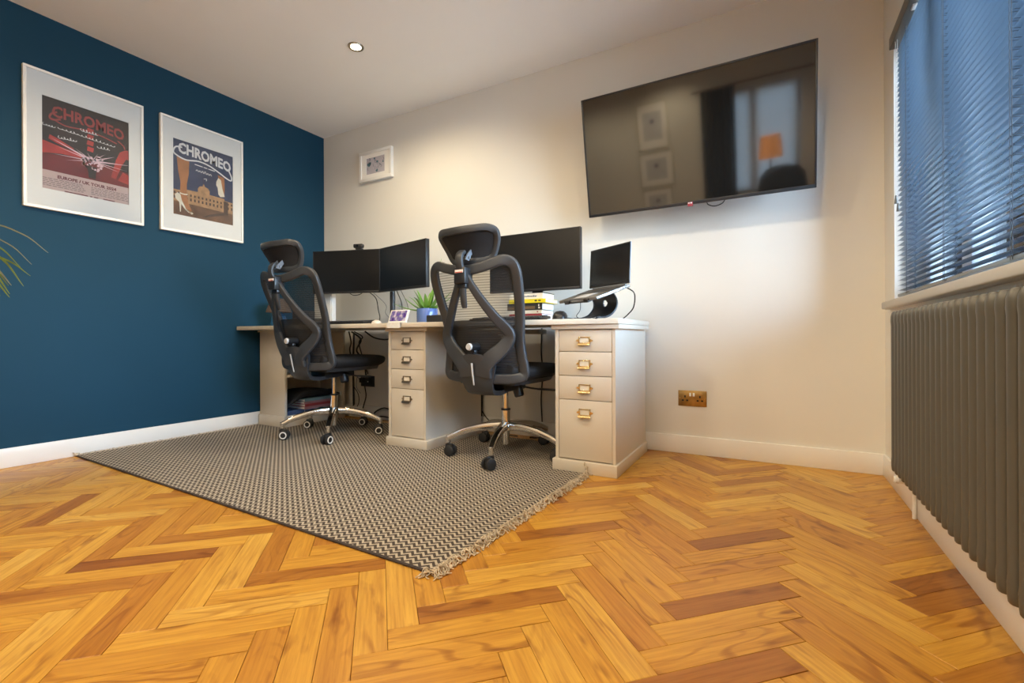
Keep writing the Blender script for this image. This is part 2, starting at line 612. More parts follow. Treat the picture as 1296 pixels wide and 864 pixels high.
    def build(self, name, mats, parent=None, world=False, loc=None, M=None, smooth=True, angle=38):
        bm = self.bm
        if world and parent is not None:
            bm.transform(MW[parent.name].inverted())
        if parent is None and loc is not None and world:
            bm.transform(Matrix.Translation(-Vector(loc)))
        me = bpy.data.meshes.new(name)
        bm.to_mesh(me)
        bm.free()
        if smooth:
            me.shade_smooth()
            me.set_sharp_from_angle(angle=R(angle))
        if isinstance(mats, str):
            mats = [mats]
        for m in mats:
            me.materials.append(MATS[m])
        o = bpy.data.objects.new(name, me)
        COL.objects.link(o)
        if parent is not None:
            o.parent = parent
            MW[o.name] = MW[parent.name]
        else:
            mat = M if M is not None else Matrix.Translation(Vector(loc or (0, 0, 0)))
            o.matrix_world = mat
            MW[o.name] = mat
        return o


def tag(o, label=None, cat=None, group=None, kind=None):
    if label:
        o['label'] = label
    if cat:
        o['category'] = cat
    if group:
        o['group'] = group
    if kind:
        o['kind'] = kind
    return o


def empty(name, loc=(0, 0, 0), rotz=0.0, M=None):
    o = bpy.data.objects.new(name, None)
    o.empty_display_size = 0.05
    mat = M if M is not None else Matrix.Translation(Vector(loc)) @ Matrix.Rotation(rotz, 4, 'Z')
    COL.objects.link(o)
    o.matrix_world = mat
    MW[o.name] = mat
    return o


def thing(name, label, cat, loc=(0, 0, 0), rotz=0.0, group=None, M=None):
    return tag(empty(name, loc, rotz, M), label, cat, group)


def text_mesh(txt, size, extrude=0.0002, bold=0.0):
    cu = bpy.data.curves.new('txt', 'FONT')
    cu.body = txt
    cu.size = size
    cu.align_x = 'CENTER'
    cu.extrude = extrude
    cu.offset = bold
    cu.resolution_u = 2
    ob = bpy.data.objects.new('txt', cu)
    COL.objects.link(ob)
    dg = bpy.context.evaluated_depsgraph_get()
    me = bpy.data.meshes.new_from_object(ob.evaluated_get(dg))
    bpy.data.objects.remove(ob)
    bpy.data.curves.remove(cu)
    return me


def add_text(mb, txt, size, M, warp=None, bold=0.0, sx=1.0):
    me = text_mesh(txt, size, bold=bold)
    t = bmesh.new()
    t.from_mesh(me)
    bpy.data.meshes.remove(me)
    if warp:
        bmesh.ops.subdivide_edges(t, edges=[e for e in t.edges if e.calc_length() > size * 0.25], cuts=2)
    for v in t.verts:
        v.co.x *= sx
        if warp:
            v.co.x, v.co.y = warp(v.co.x, v.co.y)
    mb._merge(t, M)


# ------------------------------------------------------------------ structure
def struct(mb, name, mat, **kw):
    return tag(mb.build(name, mat, **kw), kind='structure')


TH = 0.22
fl = struct(MB().box(WL - TH, WR + TH, WF - TH, WB + TH, -0.12, -0.012), 'floor', 'floor_base', smooth=False)
struct(MB().box(WL - TH, WR + TH, WF - TH, WB + TH, CEIL, CEIL + 0.1), 'ceiling', 'ceiling_paint', smooth=False)
struct(MB().box(WL - TH, WL, WF - TH, WB + TH, -0.012, CEIL), 'wall_left', 'wall_blue', smooth=False)
struct(MB().box(WL, WR + TH, WB, WB + TH, -0.012, CEIL), 'wall_back', 'wall_white', smooth=False)
# right wall with its window opening
OY0, OY1, OZ0, OZ1 = 0.77, 2.56, 0.80, 1.93
mb = MB()
mb.box(WR, WR + TH, WF, OY0, -0.012, CEIL)
mb.box(WR, WR + TH, OY1, WB, -0.012, CEIL)
mb.box(WR, WR + TH, OY0, OY1, -0.012, OZ0)
mb.box(WR, WR + TH, OY0, OY1, OZ1, CEIL)
struct(mb, 'wall_right', 'wall_white', smooth=False)
RX0, RX1, RZ0, RZ1 = -0.75, 0.30, 0.80, 2.05
mb = MB()
mb.box(WL, RX0, WF - TH, WF, -0.012, CEIL)
mb.box(RX1, WR + TH, WF - TH, WF, -0.012, CEIL)
mb.box(RX0, RX1, WF - TH, WF, -0.012, RZ0)
mb.box(RX0, RX1, WF - TH, WF, RZ1, CEIL)
struct(mb, 'wall_front', 'wall_white', smooth=False)


def skirting(name, x0, x1, y0, y1):
    struct(MB().box(x0, x1, y0, y1, 0.0, 0.100, 0.003), name, 'white_gloss')


skirting('baseboard_left', WL, BL, WF, WB)
skirting('baseboard_back', BL, WR, BB, WB)
skirting('baseboard_right', BR, WR, WF, BB)
skirting('baseboard_front', BL, BR, WF, WF + 0.012)

# window in the right wall
w1 = tag(empty('window_1', (0.58, 1.665, OZ0)), kind='structure')
mb = MB()
FX0, FX1 = 0.560, 0.625
mb.box(FX0, FX1, OY0, OY1, OZ0, OZ0 + 0.055, 0.004)
mb.box(FX0, FX1, OY0, OY1, OZ1 - 0.055, OZ1, 0.004)
mb.box(FX0, FX1, OY0, OY0 + 0.055, OZ0, OZ1, 0.004)
mb.box(FX0, FX1, OY1 - 0.055, OY1, OZ0, OZ1, 0.004)
mb.build('window_frame', 'upvc', w1, True)
for yy in (2.07, 1.27):
    MB().box(FX0 - 0.005, FX1, yy - 0.045, yy + 0.045, OZ0 + 0.05, OZ1 - 0.05, 0.004).build('mullion', 'upvc', w1, True)
for a, b in ((OY0 + 0.055, 1.225), (1.315, 2.025), (2.115, OY1 - 0.055)):
    MB().box(0.596, 0.604, a, b, OZ0 + 0.05, OZ1 - 0.05).build('pane', 'pane_glass', w1, True, smooth=False)
mb = MB().box(0.420, WR + 0.002, 0.70, 2.62, 0.769, 0.802, 0.007, 3)
mb.box(WR, 0.562, OY0 + 0.001, OY1 - 0.001, 0.790, 0.802)
mb.build('window_sill', 'sill_paint', w1, True)

# window in the wall behind the camera (seen mirrored in the television)
w2 = tag(empty('window_2', (-0.225, -1.9, RZ0)), kind='structure')
mb = MB()
for a in ((RX0, RX1, RZ0, RZ0 + 0.06), (RX0, RX1, RZ1 - 0.06, RZ1), (RX0, RX0 + 0.06, RZ0, RZ1), (RX1 - 0.06, RX1, RZ0, RZ1)):
    mb.box(a[0], a[1], -1.93, -1.87, a[2], a[3], 0.004)
mb.build('window_frame', 'upvc', w2, True)
MB().box(-0.25, -0.17, -1.93, -1.87, RZ0 + 0.05, RZ1 - 0.05, 0.004).build('mullion', 'upvc', w2, True)
for a, b in ((RX0 + 0.06, -0.25), (-0.17, RX1 - 0.06)):
    MB().box(a, b, -1.904, -1.896, RZ0 + 0.05, RZ1 - 0.05).build('pane', 'pane_glass', w2, True, smooth=False)
MB().box(RX0 - 0.05, RX1 + 0.05, WF - 0.10, WF + 0.04, RZ0 - 0.03, RZ0, 0.005).build('window_sill', 'white_gloss', w2, True)

# ------------------------------------------------------------------ floor planks (herringbone, each plank a part)
PW, PL, PX, PY = 0.0704, 0.3613, -0.758, 0.776
S2 = math.sqrt(0.5)
YAW = 0.51
FOOT = [(-2.062, -1.731, 2.098, 2.75), (-0.961, 0.0, 2.105, 2.75), (-3.5, -3.085, 2.148, 2.75)]


def to_px(x, y, z=0.0):
    dx, dy = x, y
    fz = -math.sin(YAW) * dx + math.cos(YAW) * dy
    rx = math.cos(YAW) * dx + math.sin(YAW) * dy
    if fz < 0.05:
        return None
    return 648 + 591.35 * rx / fz, 426.3 - 591.35 * (z - 0.655) / fz, fz


def clip(poly, axis, lim, keep_less):
    out = []
    for i, a in enumerate(poly):
        b = poly[(i + 1) % len(poly)]
        ia = (a[axis] <= lim) if keep_less else (a[axis] >= lim)
        ib = (b[axis] <= lim) if keep_less else (b[axis] >= lim)
        if ia:
            out.append(a)
        if ia != ib:
            t = (lim - a[axis]) / (b[axis] - a[axis])
            out.append(tuple(a[k] + (b[k] - a[k]) * t for k in range(4)))
    return out


rng = random.Random(7)
planks = []
for col in range(-14, 10):
    for k in range(-75, 75):
        for typ in (0, 1):
            ox = PX + 2 * col * PL * S2
            oy = PY + k * PW / S2
            if typ == 0:
                u, v, p = (S2, S2), (S2, -S2), (ox, oy)
            else:
                u, v, p = (S2, -S2), (S2, S2), (ox + PL * S2, oy + (PL - 2 * PW) * S2)
            cx, cy = p[0] + (u[0] * PL + v[0] * PW) / 2, p[1] + (u[1] * PL + v[1] * PW) / 2
            if not (WL - .25 < cx < WR + .25 and WF - .25 < cy < WB + .25):
                continue
            g = 0.0004
            q = []
            for a, b in ((g, g), (PL - g, g), (PL - g, PW - g), (g, PW - g)):
                q.append((p[0] + u[0] * a + v[0] * b, p[1] + u[1] * a + v[1] * b, a, b))
            for ax, lim, less in ((0, WL, False), (0, WR, True), (1, WF, False), (1, WB, True)):
                q = clip(q, ax, lim, less) if len(q) > 2 else []
            if len(q) < 3:
                continue
            area = abs(sum(q[i][0] * q[(i + 1) % len(q)][1] - q[(i + 1) % len(q)][0] * q[i][1] for i in range(len(q)))) / 2
            if area < 1e-4:
                continue
            planks.append((q, area, cx, cy))


def plank_data(q, tone, off, dz):
    """verts, faces, uvs per vertex of one plank with a small chamfer round its top"""
    n = len(q)
    mx = sum(a[0] for a in q) / n
    my = sum(a[1] for a in q) / n
    vs, uv = [], []
    for z, ins in ((-0.012, 0.0), (-0.0012, 0.0), (0.0, 0.0011)):
        for a in q:
            dx, dy = mx - a[0], my - a[1]
            d = math.hypot(dx, dy) + 1e-9
            vs.append((a[0] + dx / d * ins * 1.4, a[1] + dy / d * ins * 1.4, z + (dz if z > -0.01 else 0)))
            uv.append((a[2] + off[0], a[3] + off[1]))
    fs = []
    for r in range(2):
        for i in range(n):
            j = (i + 1) % n
            fs.append((r * n + i, r * n + j, (r + 1) * n + j, (r + 1) * n + i))
    fs.append(tuple(range(2 * n, 3 * n)))
    return vs, fs, uv


def planks_mesh(name, items):
    V, F, UV, T = [], [], [], []
    for q, tone, off, dz in items:
        ccw = sum(q[i][0] * q[(i + 1) % len(q)][1] - q[(i + 1) % len(q)][0] * q[i][1] for i in range(len(q)))
        if ccw < 0:
            q = q[::-1]
        vs, fs, uv = plank_data(q, tone, off, dz)
        b = len(V)
        V += vs
        UV += uv
        T += [tone] * len(vs)
        F += [tuple(i + b for i in f) for f in fs]
    me = bpy.data.meshes.new(name)
    me.from_pydata(V, [], F)
    ul = me.uv_layers.new(name='UVMap')
    for lp in me.loops:
        ul.data[lp.index].uv = UV[lp.vertex_index]
    at = me.attributes.new('tone', 'FLOAT', 'POINT')
    at.data.foreach_set('value', T)
    me.materials.append(MATS['oak_plank'])
    return me


def hidden(cx, cy):
    if cy > 1.12 and cx < -0.95 and cy < 2.6:
        return True
    for a, b, c, d in FOOT:
        if a + .05 < cx < b - .05 and c + .1 < cy < d:
            return True
    return False


scored, rest = [], []
for q, area, cx, cy in planks:
    tone = min(1, max(0, rng.gauss(0.50, 0.17) if rng.random() > .05 else rng.uniform(0.0, 0.15)))
    it = (q, tone, (rng.uniform(0, 60), rng.uniform(0, 60)), rng.uniform(-0.0004, 0.0003))
    best = None
    for a in q:
        t = to_px(a[0], a[1])
        if t and -10 < t[0] < 1306 and t[1] < 874:
            best = min(best, t[2]) if best else t[2]
    if best is None or hidden(cx, cy):
        rest.append(it)
    else:
        scored.append((area / best ** 3, it))
scored.sort(key=lambda s: -s[0])
rest += [s[1] for s in scored[298:]]
for sc_, it in scored[:298]:
    o = bpy.data.objects.new('plank', planks_mesh('plank', [it]))
    COL.objects.link(o)
    o.parent = fl
o = bpy.data.objects.new('plank_field', planks_mesh('plank_field', rest))
COL.objects.link(o)
o.parent = fl
o['kind'] = 'stuff'

# ------------------------------------------------------------------ rug
RZ = 0.007
rug = thing('rug', 'flat woven rug with brown and cream zigzag stripes and fringed ends', 'rug', (-2.0, 1.8, 0))


def rug_front(x):
    return 1.083 + (x + 3.348) / 2.52 * (1.015 - 1.083)


xs = [-3.392, -3.385 + 0.2, -3.085] + [-3.085 + (1.023 * i / 8) for i in range(1, 9)] + [-1.731] + \
     [-1.731 + 0.77 * i / 6 for i in range(1, 7)] + [-0.90, -0.84, -0.78]
xs = sorted(set(round(x, 4) for x in xs))
ys = [0.0, 0.02, 0.1, 0.2, 0.3, 0.4, 0.5, 0.6, 0.7, 0.8, 0.9, 1.0, 2.098, 2.105, 2.148, 2.25, 2.35, 2.45, 2.55, 2.63]


def rug_pt(x, y):
    yy = y if y > 1.5 else rug_front(x) + y * (2.0 - rug_front(x))
    xx = x
    if x > -0.95:
        xr = -0.829 + 0.049 * (yy - 1.015) / 1.1
        xx = -0.961 + (x + 0.961) / (-0.78 + 0.961) * (xr + 0.961)
    return xx, yy


t = bmesh.new()
vt = {}
for i in range(len(xs) - 1):
    for j in range(len(ys) - 1):
        cx, cy = rug_pt((xs[i] + xs[i + 1]) / 2, (ys[j] + ys[j + 1]) / 2)
        if ys[j] > 1.5 and any(a < cx < b and c < cy < d for a, b, c, d in FOOT):
            continue
        q = []
        for a, b in ((i, j), (i + 1, j), (i + 1, j + 1), (i, j + 1)):
            if (a, b) not in vt:
                x, y = rug_pt(xs[a], ys[b])
                z = RZ + 0.0012 * noise.noise((x * 5, y * 5, 0))
                vt[(a, b)] = t.verts.new((x, y, z))
            q.append(vt[(a, b)])
        t.faces.new(q)
r0 = bmesh.ops.extrude_face_region(t, geom=list(t.faces))
for v in r0['geom']:
    if isinstance(v, bmesh.types.BMVert):
        v.co.z = 0.0005
bmesh.ops.recalc_face_normals(t, faces=t.faces)
mb = MB()
mb._merge(t)
mb.build('weave', 'rug_weave', rug, True)
mb = MB().tube([(x, rug_front(x) + 0.002, 0.005) for x in [-3.39 + i * 0.16 for i in range(17)]], 0.0045, 6)
mb.build('bound_edge', 'rug_edge', rug, True)
# fringe: loose yarn, nobody could count it
fr = MB()
frng = random.Random(3)


def yarn(p, dx, dy, L, r=0.0016):
    z = 0.004 + frng.random() * 0.006
    b = frng.uniform(-.012, .012)
    pts = [(p[0], p[1], z), (p[0] + dx * L * .4 - dy * b, p[1] + dy * L * .4 + dx * b, z + 0.006 + frng.random() * 0.006),
           (p[0] + dx * L * .75 + dy * b, p[1] + dy * L * .75 - dx * b, z + 0.001), (p[0] + dx * L, p[1] + dy * L + b, 0.003)]
    fr.tube(crom(pts, 3), r, 4)


y = 1.02
while y < 2.10:
    xr = -0.829 + 0.049 * (y - 1.015) / 1.1
    for k in range(3):
        a = R(frng.uniform(-55, 35))
        yarn((xr + frng.uniform(-.006, .004), y + frng.uniform(-.004, .004)), math.cos(a), math.sin(a), frng.uniform(0.022, 0.048))
    y += 0.0095
for k in range(16):
    a = R(frng.uniform(-150, 0))
    yarn((-0.832, 1.018), math.cos(a), math.sin(a), frng.uniform(0.02, 0.045))
fr.tube(crom([(-0.780, 2.085, .008), (-0.776, 2.094, .03), (-0.783, 2.096, .05), (-0.779, 2.092, .062)], 4), 0.003, 5)
fr.tube(crom([(-0.770, 2.085, .008), (-0.772, 2.096, .025), (-0.768, 2.097, .045)], 4), 0.003, 5)
y = 1.09
while y < 2.14:
    for k in range(2):
        a = R(frng.uniform(60, 120))
        L = frng.uniform(0.02, 0.04)
        fr.tube(crom([(-3.388, y, .006), (-3.397, y + L * .4, .010 + frng.random() * .004), (-3.396, y + L, .006)], 3), 0.0016, 4)
    y += 0.014
for k in range(6):
    fr.tube(crom([(-3.38, 1.085, .006), (-3.392, 1.075 + k * .004, .02), (-3.39, 1.07 + k * .006, .026 - k * .003)], 3), 0.002, 4)
tag(fr.build('fringe', 'fringe_yarn', rug, True), kind='stuff')

# ------------------------------------------------------------------ downlights
for i, (x, y) in enumerate(DOWNLIGHTS):
    lab = ['glowing recessed ceiling downlight above the desk near the blue wall',
           'recessed ceiling downlight above the rug, ahead of the camera',
           'recessed ceiling downlight in front of the television near the window',
           'recessed ceiling downlight by the framed posters',
           'recessed ceiling downlight just behind the camera',
           'recessed ceiling downlight between the camera and the radiator wall',
           'recessed ceiling downlight near the rear pictures at the blue wall',
           'recessed ceiling downlight near the rear wall trio'][i]
    d = thing('downlight', lab, 'ceiling light', (x, y, CEIL), group='recessed ceiling downlights')
    MB().lathe([(0.030, 0.012), (0.031, -0.003), (0.044, -0.005), (0.047, -0.001), (0.047, 0.010)], 32).build('bezel', 'shaded_pull_bezel', d)
    MB().lathe([(0.032, -0.0005), (0.031, -0.0022)], 32).build('lens', 'lamp_glow', d)
    L = bpy.data.lights.new('downlight_lamp', 'SPOT')
    L.energy = SPOT_W
    L.color = WARM
    L.spot_size = R(166)
    L.spot_blend = 0.65
    L.shadow_soft_size = 0.045
    lo = bpy.data.objects.new('downlight_lamp', L)
    COL.objects.link(lo)
    lo.parent = d
    lo.location = (0, 0, -0.03)

# ------------------------------------------------------------------ desk: worktop and cabinets
ZT0, ZT1 = 0.7137, 0.7407
desk = thing('worktop', 'long cream desk worktop running along the white wall from the blue wall', 'desk', (-2.0, 2.4, ZT0))
MB().slab([(-3.403, 1.985), (-0.6164, 2.100), (-0.6164, 2.705), (-3.403, 2.705)], ZT0, ZT1, bev=0.004).build('desktop', 'worktop', desk, True)
# long white cable tray below the worktop
MB().box(-1.62, -1.22, 2.50, 2.62, 0.672, 0.700, 0.003).build('cable_tray', 'light_grey', desk, True)


def handle(mb, x, z, y, w=0.080, h=0.036):
    """label-holder drawer pull: frame, lip and two ears with screws"""
    t = 0.006
    ox0, ox1 = x - w * .37, x + w * .37
    mb.box(ox0, ox1, y - 0.006, y, z + h * .40, z + h * .52, 0.0012)
    mb.box(ox0, ox1, y - 0.006, y, z - h * .40, z - h * .26, 0.0012)
    mb.box(ox0, ox0 + t, y - 0.006, y, z - h * .4, z + h * .52, 0.0012)
    mb.box(ox1 - t, ox1, y - 0.006, y, z - h * .4, z + h * .52, 0.0012)
    rows = []
    for k in range(6):
        a = k / 5 * PI * .55
        rows.append([(ox0 - .001, y - 0.004 - 0.013 * math.sin(a), z - h * .30 - 0.010 * (1 - math.cos(a))),
                     (ox1 + .001, y - 0.004 - 0.013 * math.sin(a), z - h * .30 - 0.010 * (1 - math.cos(a)))])
    mb.grid(rows, thick=0.002)
    for s, ex in ((-1, ox0), (1, ox1)):
        mb.slab([(ex, z - .006), (ex + s * .011, z - .0025), (ex + s * .011, z + .0035), (ex, z + .007)], -0.002, 0,
                M=Matrix(((1, 0, 0, 0), (0, 0, 1, y), (0, 1, 0, 0), (0, 0, 0, 1))))
        mb.cyl((ex + s * .009, y, z), (ex + s * .009, y - 0.004, z), 0.0025, n=8)


def cabinet(px0, px1, py, bx0, bx1, dx0, dx1, label, hmat, back=2.70):
    c = thing('drawer_cabinet', label, 'cabinet', ((px0 + px1) / 2, py, 0))
    fy = py + 0.015
    # carcass round a drawer opening
    mb = MB()
    mb.box(bx0, dx0 - 0.002, fy, back, 0.0, 0.6917)
    mb.box(dx1 + 0.002, bx1, fy, back, 0.0, 0.6917)
    mb.box(dx0 - 0.002, dx1 + 0.002, fy + 0.03, back - .001, 0.001, 0.6910)
    mb.box(dx0 - 0.003, dx1 + 0.003, fy + .0005, fy + .02, 0.0005, 0.0585)
    mb.build('carcass', 'greige', c, True, smooth=False)
    MB().box(px0, px1, py, back, 0.0, 0.058, 0.004).build('plinth', 'greige', c, True)
    MB().box(bx0 - 0.016, bx1 + 0.022, py + 0.001, back + 0.002, 0.6917, 0.7132, 0.003).build('top_board', 'worktop', c, True)
    zs = [0.6895, 0.5826, 0.4660, 0.3500, 0.0620]
    for i in range(4):
        z1, z0 = zs[i] - 0.0015, zs[i + 1] + 0.0015
        dr = MB().box(dx0, dx1, fy + 0.001, fy + 0.02, z0, z1, 0.0012).build('drawer', 'greige', c, True)
        hz = (z0 + z1) / 2 if i < 3 else 0.290
        hb = MB()
        handle(hb, (dx0 + dx1) / 2, hz, fy + 0.001)
        hb.build('handle', hmat, dr, True)
        MB().box((dx0 + dx1) / 2 - 0.025, (dx0 + dx1) / 2 + 0.025, fy - 0.0008, fy + 0.0012, hz - .010, hz + .0145).build('label_card', 'cream_paper', dr, True)
    return c


cabinet(-0.955, -0.629, 2.107, -0.942, -0.639, -0.923, -0.656,
        'greige four-drawer pedestal with gold pulls under the laptop', 'brass')
cabinet(-2.056, -1.737, 2.100, -2.045, -1.757, -2.024, -1.773,
        'greige four-drawer pedestal with dark pulls between the two office chairs', 'shaded_pull_bezel')

# open bookcase under the left end of the worktop
bc = thing('bookcase', 'open greige shelf unit under the desk end at the blue wall', 'shelf unit', (-3.24, 2.43, 0))
X0, X1, Y0, Y1 = -3.388, -3.095, 2.152, 2.70
MB().box(X0, X1, Y0, Y0 + 0.02, 0.0, 0.70, 0.0015).build('end_panel', 'greige', bc, True)
MB().box(X0, X1, Y1 - 0.02, Y1, 0.0, 0.70, 0.0015).build('end_panel', 'greige', bc, True)
MB().box(X0, X0 + 0.012, Y0 + 0.02, Y1 - 0.02, 0.0, 0.70).build('back_panel', 'greige', bc, True)
MB().box(X0, X1 + 0.003, Y0 + 0.02, Y1 - 0.02, 0.0, 0.085, 0.0015).build('bottom_board', 'greige', bc, True)
MB().box(X0 + 0.012, X1, Y0 + 0.02, Y1 - 0.02, 0.365, 0.385, 0.0015).build('shelf', 'greige', bc, True)
MB().box(X0, X1 + 0.006, Y0 - 0.012, Y0, 0.0, 0.085, 0.002).build('plinth', 'greige', bc, True)
MB().box(X0 - 0.01, X1 + 0.008, Y0 - 0.012, Y1, 0.70, 0.7134, 0.002).build('top_board', 'worktop', bc, True)


def folder(x0, x1, y0, y1, z0, z1, mat, label):
    f = thing('folder', label, 'folder', ((x0 + x1) / 2, (y0 + y1) / 2, z0), group='folders stacked on the bottom shelf')
    MB().box(x0, x1, y0, y1, z0, z0 + .003, 0.001).build('cover', mat, f, True)
    MB().box(x0, x1, y0, y1, z1 - .003, z1 - .0004, 0.001).build('cover', mat, f, True)
    MB().box(x1 - .004, x1, y0, y1, z0 + .003, z1 - .003).build('spine', mat, f, True)
    MB().box(x0 + .004, x1 - .005, y0 + .005, y1 - .005, z0 + .003, z1 - .003).build('papers', 'page_white', f, True)


zf = 0.0855
for m, h, dx, lb in (('book_blue', .024, 0, 'dark blue folder at the bottom of the folder stack in the open shelf'),
                     ('folder_pink', .022, -.006, 'dusky pink folder second from the bottom of the shelf stack'),
                     ('book_red', .020, -.002, 'dark red folder in the middle of the shelf stack'),
                     ('folder_pink', .018, -.010, 'pink folder above the dark red one in the shelf stack'),
                     ('folder_teal', .020, -.004, 'teal grey folder directly under the black bag')):
    folder(-3.36, -3.105 + dx, 2.33, 2.64, zf, zf + h, m, lb)
    zf += h
folder(-3.36, -3.11, 2.185, 2.325, 0.0855, 0.115, 'book_blue', 'blue folder lying flat beside the folder stack near the end panel')
bag = thing('laptop_bag', 'black soft bag lying on the folders in the open shelf unit', 'bag', (-3.24, 2.45, zf))
rows = []
for i in range(13):
    t_ = i / 12
    yy = 2.19 + 0.475 * t_
    ring = []
    hh = 0.070 * (math.sin(PI * min(1, max(0, t_ * .93 + .05))) ** .5)
    for j in range(14):
        a = 2 * PI * j / 14
        c, s = math.cos(a), math.sin(a)
        zz = (zf + 0.002 if t_ > .28 else zf + .002 - 0.055 * (0.28 - t_) / .28)
        ring.append((-3.235 + 0.118 * math.copysign(abs(c) ** .5, c), yy, zz + max(0, hh * (0.5 + .5 * math.copysign(abs(s) ** .6, s)))))
    rows.append(ring)
MB().rings(rows).build('bag_body', 'bag_black', bag, True)
MB().tube(crom([(-3.115, 2.36, zf + .05), (-3.098, 2.42, zf + .055), (-3.096, 2.54, zf + .055), (-3.115, 2.62, zf + .05)], 5), 0.006, 8).build('strap', 'bag_black', bag, True)
MB().box(-3.112, -3.094, 2.655, 2.664, zf - 0.005, zf + 0.028, 0.002).build('luggage_tag', 'page_white', bag, True)


# ------------------------------------------------------------------ office chairs
def office_chair(loc, face, base_ang, lift, lean, label, ring_trim):
    c = thing('office_chair', label, 'chair', (loc[0], loc[1], RZ), -face, 'black mesh office chairs at the desk')

    def off(z):
        return -0.262 - (0.068 + lean) * (z - 0.45) / 0.55

    def zl(z):
        return z + lift

    def fpt(x, z):        # a point of the outer frame: the sides come forward round the sitter
        k = 0.045 + 0.055 * math.exp(-((z - 0.66) / 0.2) ** 2)
        return (x, off(z) + k * (abs(x) / 0.235) ** 2, zl(z))
    half = [(0.0, 0.975), (0.07, 0.982), (0.14, 0.999), (0.198, 1.014), (0.238, 0.995), (0.250, 0.945), (0.243, 0.85), (0.228, 0.74),
            (0.217, 0.64), (0.222, 0.56), (0.234, 0.49), (0.231, 0.456), (0.195, 0.442), (0.09, 0.438)]
    loop = half + [(0.0, 0.438)] + [(-x, z) for x, z in half[:0:-1]]
    path = crom([fpt(x, z) for x, z in loop], 4, True)
    MB().sweep(path, (0, 1, 0), 0.050, 0.026, 16, True, 0.42).build('back_frame', 'black_plastic', c)

    # net stretched in the frame
    def hw(z):
        for (xa, za), (xb, zb) in zip(half[3:12], half[4:13]):
            if zb <= z <= za:
                return xa + (xb - xa) * (z - za) / (zb - za)
        return half[3][0]
    def net(z0, z1, n, extra=0.0):
        rows = []
        for i in range(n + 1):
            z = z0 + (z1 - z0) * i / n
            w = hw(z) - 0.008
            row = []
            for j in range(13):
                x = -w + 2 * w * j / 12
                p = fpt(x, z)
                row.append((p[0], p[1] + 0.008 + extra * (1 - (x / w) ** 2), p[2]))
            rows.append(row)
        return MB().grid(rows)
    net(0.735, 0.985, 12, 0.015).build('back_net', 'net_open', c)
    net(0.452, 0.735, 12, 0.015).build('lumbar_net', 'net_dense', c)

    # diamond yoke and its plate
    def ypt(x, z, d=0.0):
        return (x, off(z) - 0.030 + 0.062 * (abs(x) / 0.19) ** 2 - d, zl(z))
    yk = MB()
    for s in (-1, 1):
        pts = [ypt(s * 0.016, 0.945), ypt(s * 0.045, 0.89), ypt(s * 0.090, 0.815), ypt(s * 0.140, 0.74), ypt(s * 0.182, 0.685),
               ypt(s * 0.190, 0.645), ypt(s * 0.158, 0.595), ypt(s * 0.104, 0.548), ypt(s * 0.058, 0.500), ypt(s * 0.048, 0.45)]
        pth = crom(pts, 4)
        n = len(pth)
        ws = [0.036 + 0.064 * (i / (n - 1)) ** 1.4 for i in range(n)]
        yk.sweep(pth, (0, 1, 0), ws, 0.022, 16, False, 0.40)
    rows = []
    for z, y, w in ((0.562, None, 0.040), (0.54, None, 0.112), (0.50, None, 0.116), (0.46, None, 0.105), (0.42, None, 0.093), (0.385, -0.274, 0.086),
                    (0.362, -0.255, 0.080), (0.350, -0.22, 0.076), (0.345, -0.17, 0.072), (0.352, -0.11, 0.07), (0.366, -0.05, 0.068)):
        yy = (off(z) - 0.034) if y is None else y
        row = []
        for j in range(9):
            x = -w + 2 * w * j / 8
            row.append((x, yy + 0.018 * (x / 0.1) ** 2, zl(z)))
        rows.append(row)
    yk.grid(rows, thick=0.024)
    yoke = yk.build('back_yoke', 'black_plastic', c, angle=50)
    MB().sweep([(0, off(.516) - .045, zl(.518)), (0, off(.46) - .047, zl(.46)), (0, off(.41) - .046, zl(.408))], (0, 1, 0), [0.011, 0.010, 0.007], 0.006, 8, False, .7).build('grey_strip', 'light_grey', yoke)

    # lumbar pad with its knob
    rows = []
    for i in range(9):
        z = 0.555 + 0.112 * i / 8
        w = 0.128 * (1 - 0.25 * (abs(i - 4) / 4) ** 3)
        rows.append([(-w + 2 * w * j / 8, off(z) + 0.028 + 0.03 * ((-w + 2 * w * j / 8) / .13) ** 2, zl(z)) for j in range(9)])
    pad = MB().grid(rows, thick=0.016).build('lumbar_pad', 'black_satin', c)
    ky = off(0.6)
    kb = MB().cyl((0, ky + .02, zl(.6)), (0, ky - .045, zl(.6)), 0.021, 0.019, 20, .002)
    kb.cyl((0, ky + .0, zl(.575)), (0, ky - .02, zl(.575)), 0.016, 0.014, 16, .002)
    kn = kb.build('lumbar_knob', 'black_satin', pad)
    MB().cyl((0, ky - .044, zl(.6)), (0, ky - .056, zl(.6)), 0.0185, 0.0175, 20, .003).build('knob_cap', 'light_grey', pad)

    # head-rest bracket, handle, neck
    b = MB().box(-0.034, 0.034, off(.95) - 0.062, off(.95) + .004, zl(.905), zl(.985), .006, 2)
    b.box(-0.026, 0.026, off(.9) - 0.055, off(.9) - .01, zl(.885), zl(.91), .005, 2)
    br = b.build('headrest_bracket', 'black_satin', c)
    MB().box(-0.024, 0.024, off(.95) - 0.0645, off(.95) - .061, zl(.957), zl(.972)).build('maker_label', 'label_white', br)
    MB().box(-0.022, 0.022, off(.95) - 0.0650, off(.95) - .0643, zl(.9575), zl(.9615)).build('label_line', 'label_red', br)
    MB().sweep([(0, off(.9) - .042, zl(.905)), (0, off(.86) - .048, zl(.86)), (0, off(.82) - .048, zl(.81)), (0, off(.8) - .046, zl(.79))], (0, 1, 0),
               [0.036, 0.036, 0.034, 0.026], [.022, .018, .014, .010], 10, False, .55).build('adjust_handle', 'black_plastic', br)
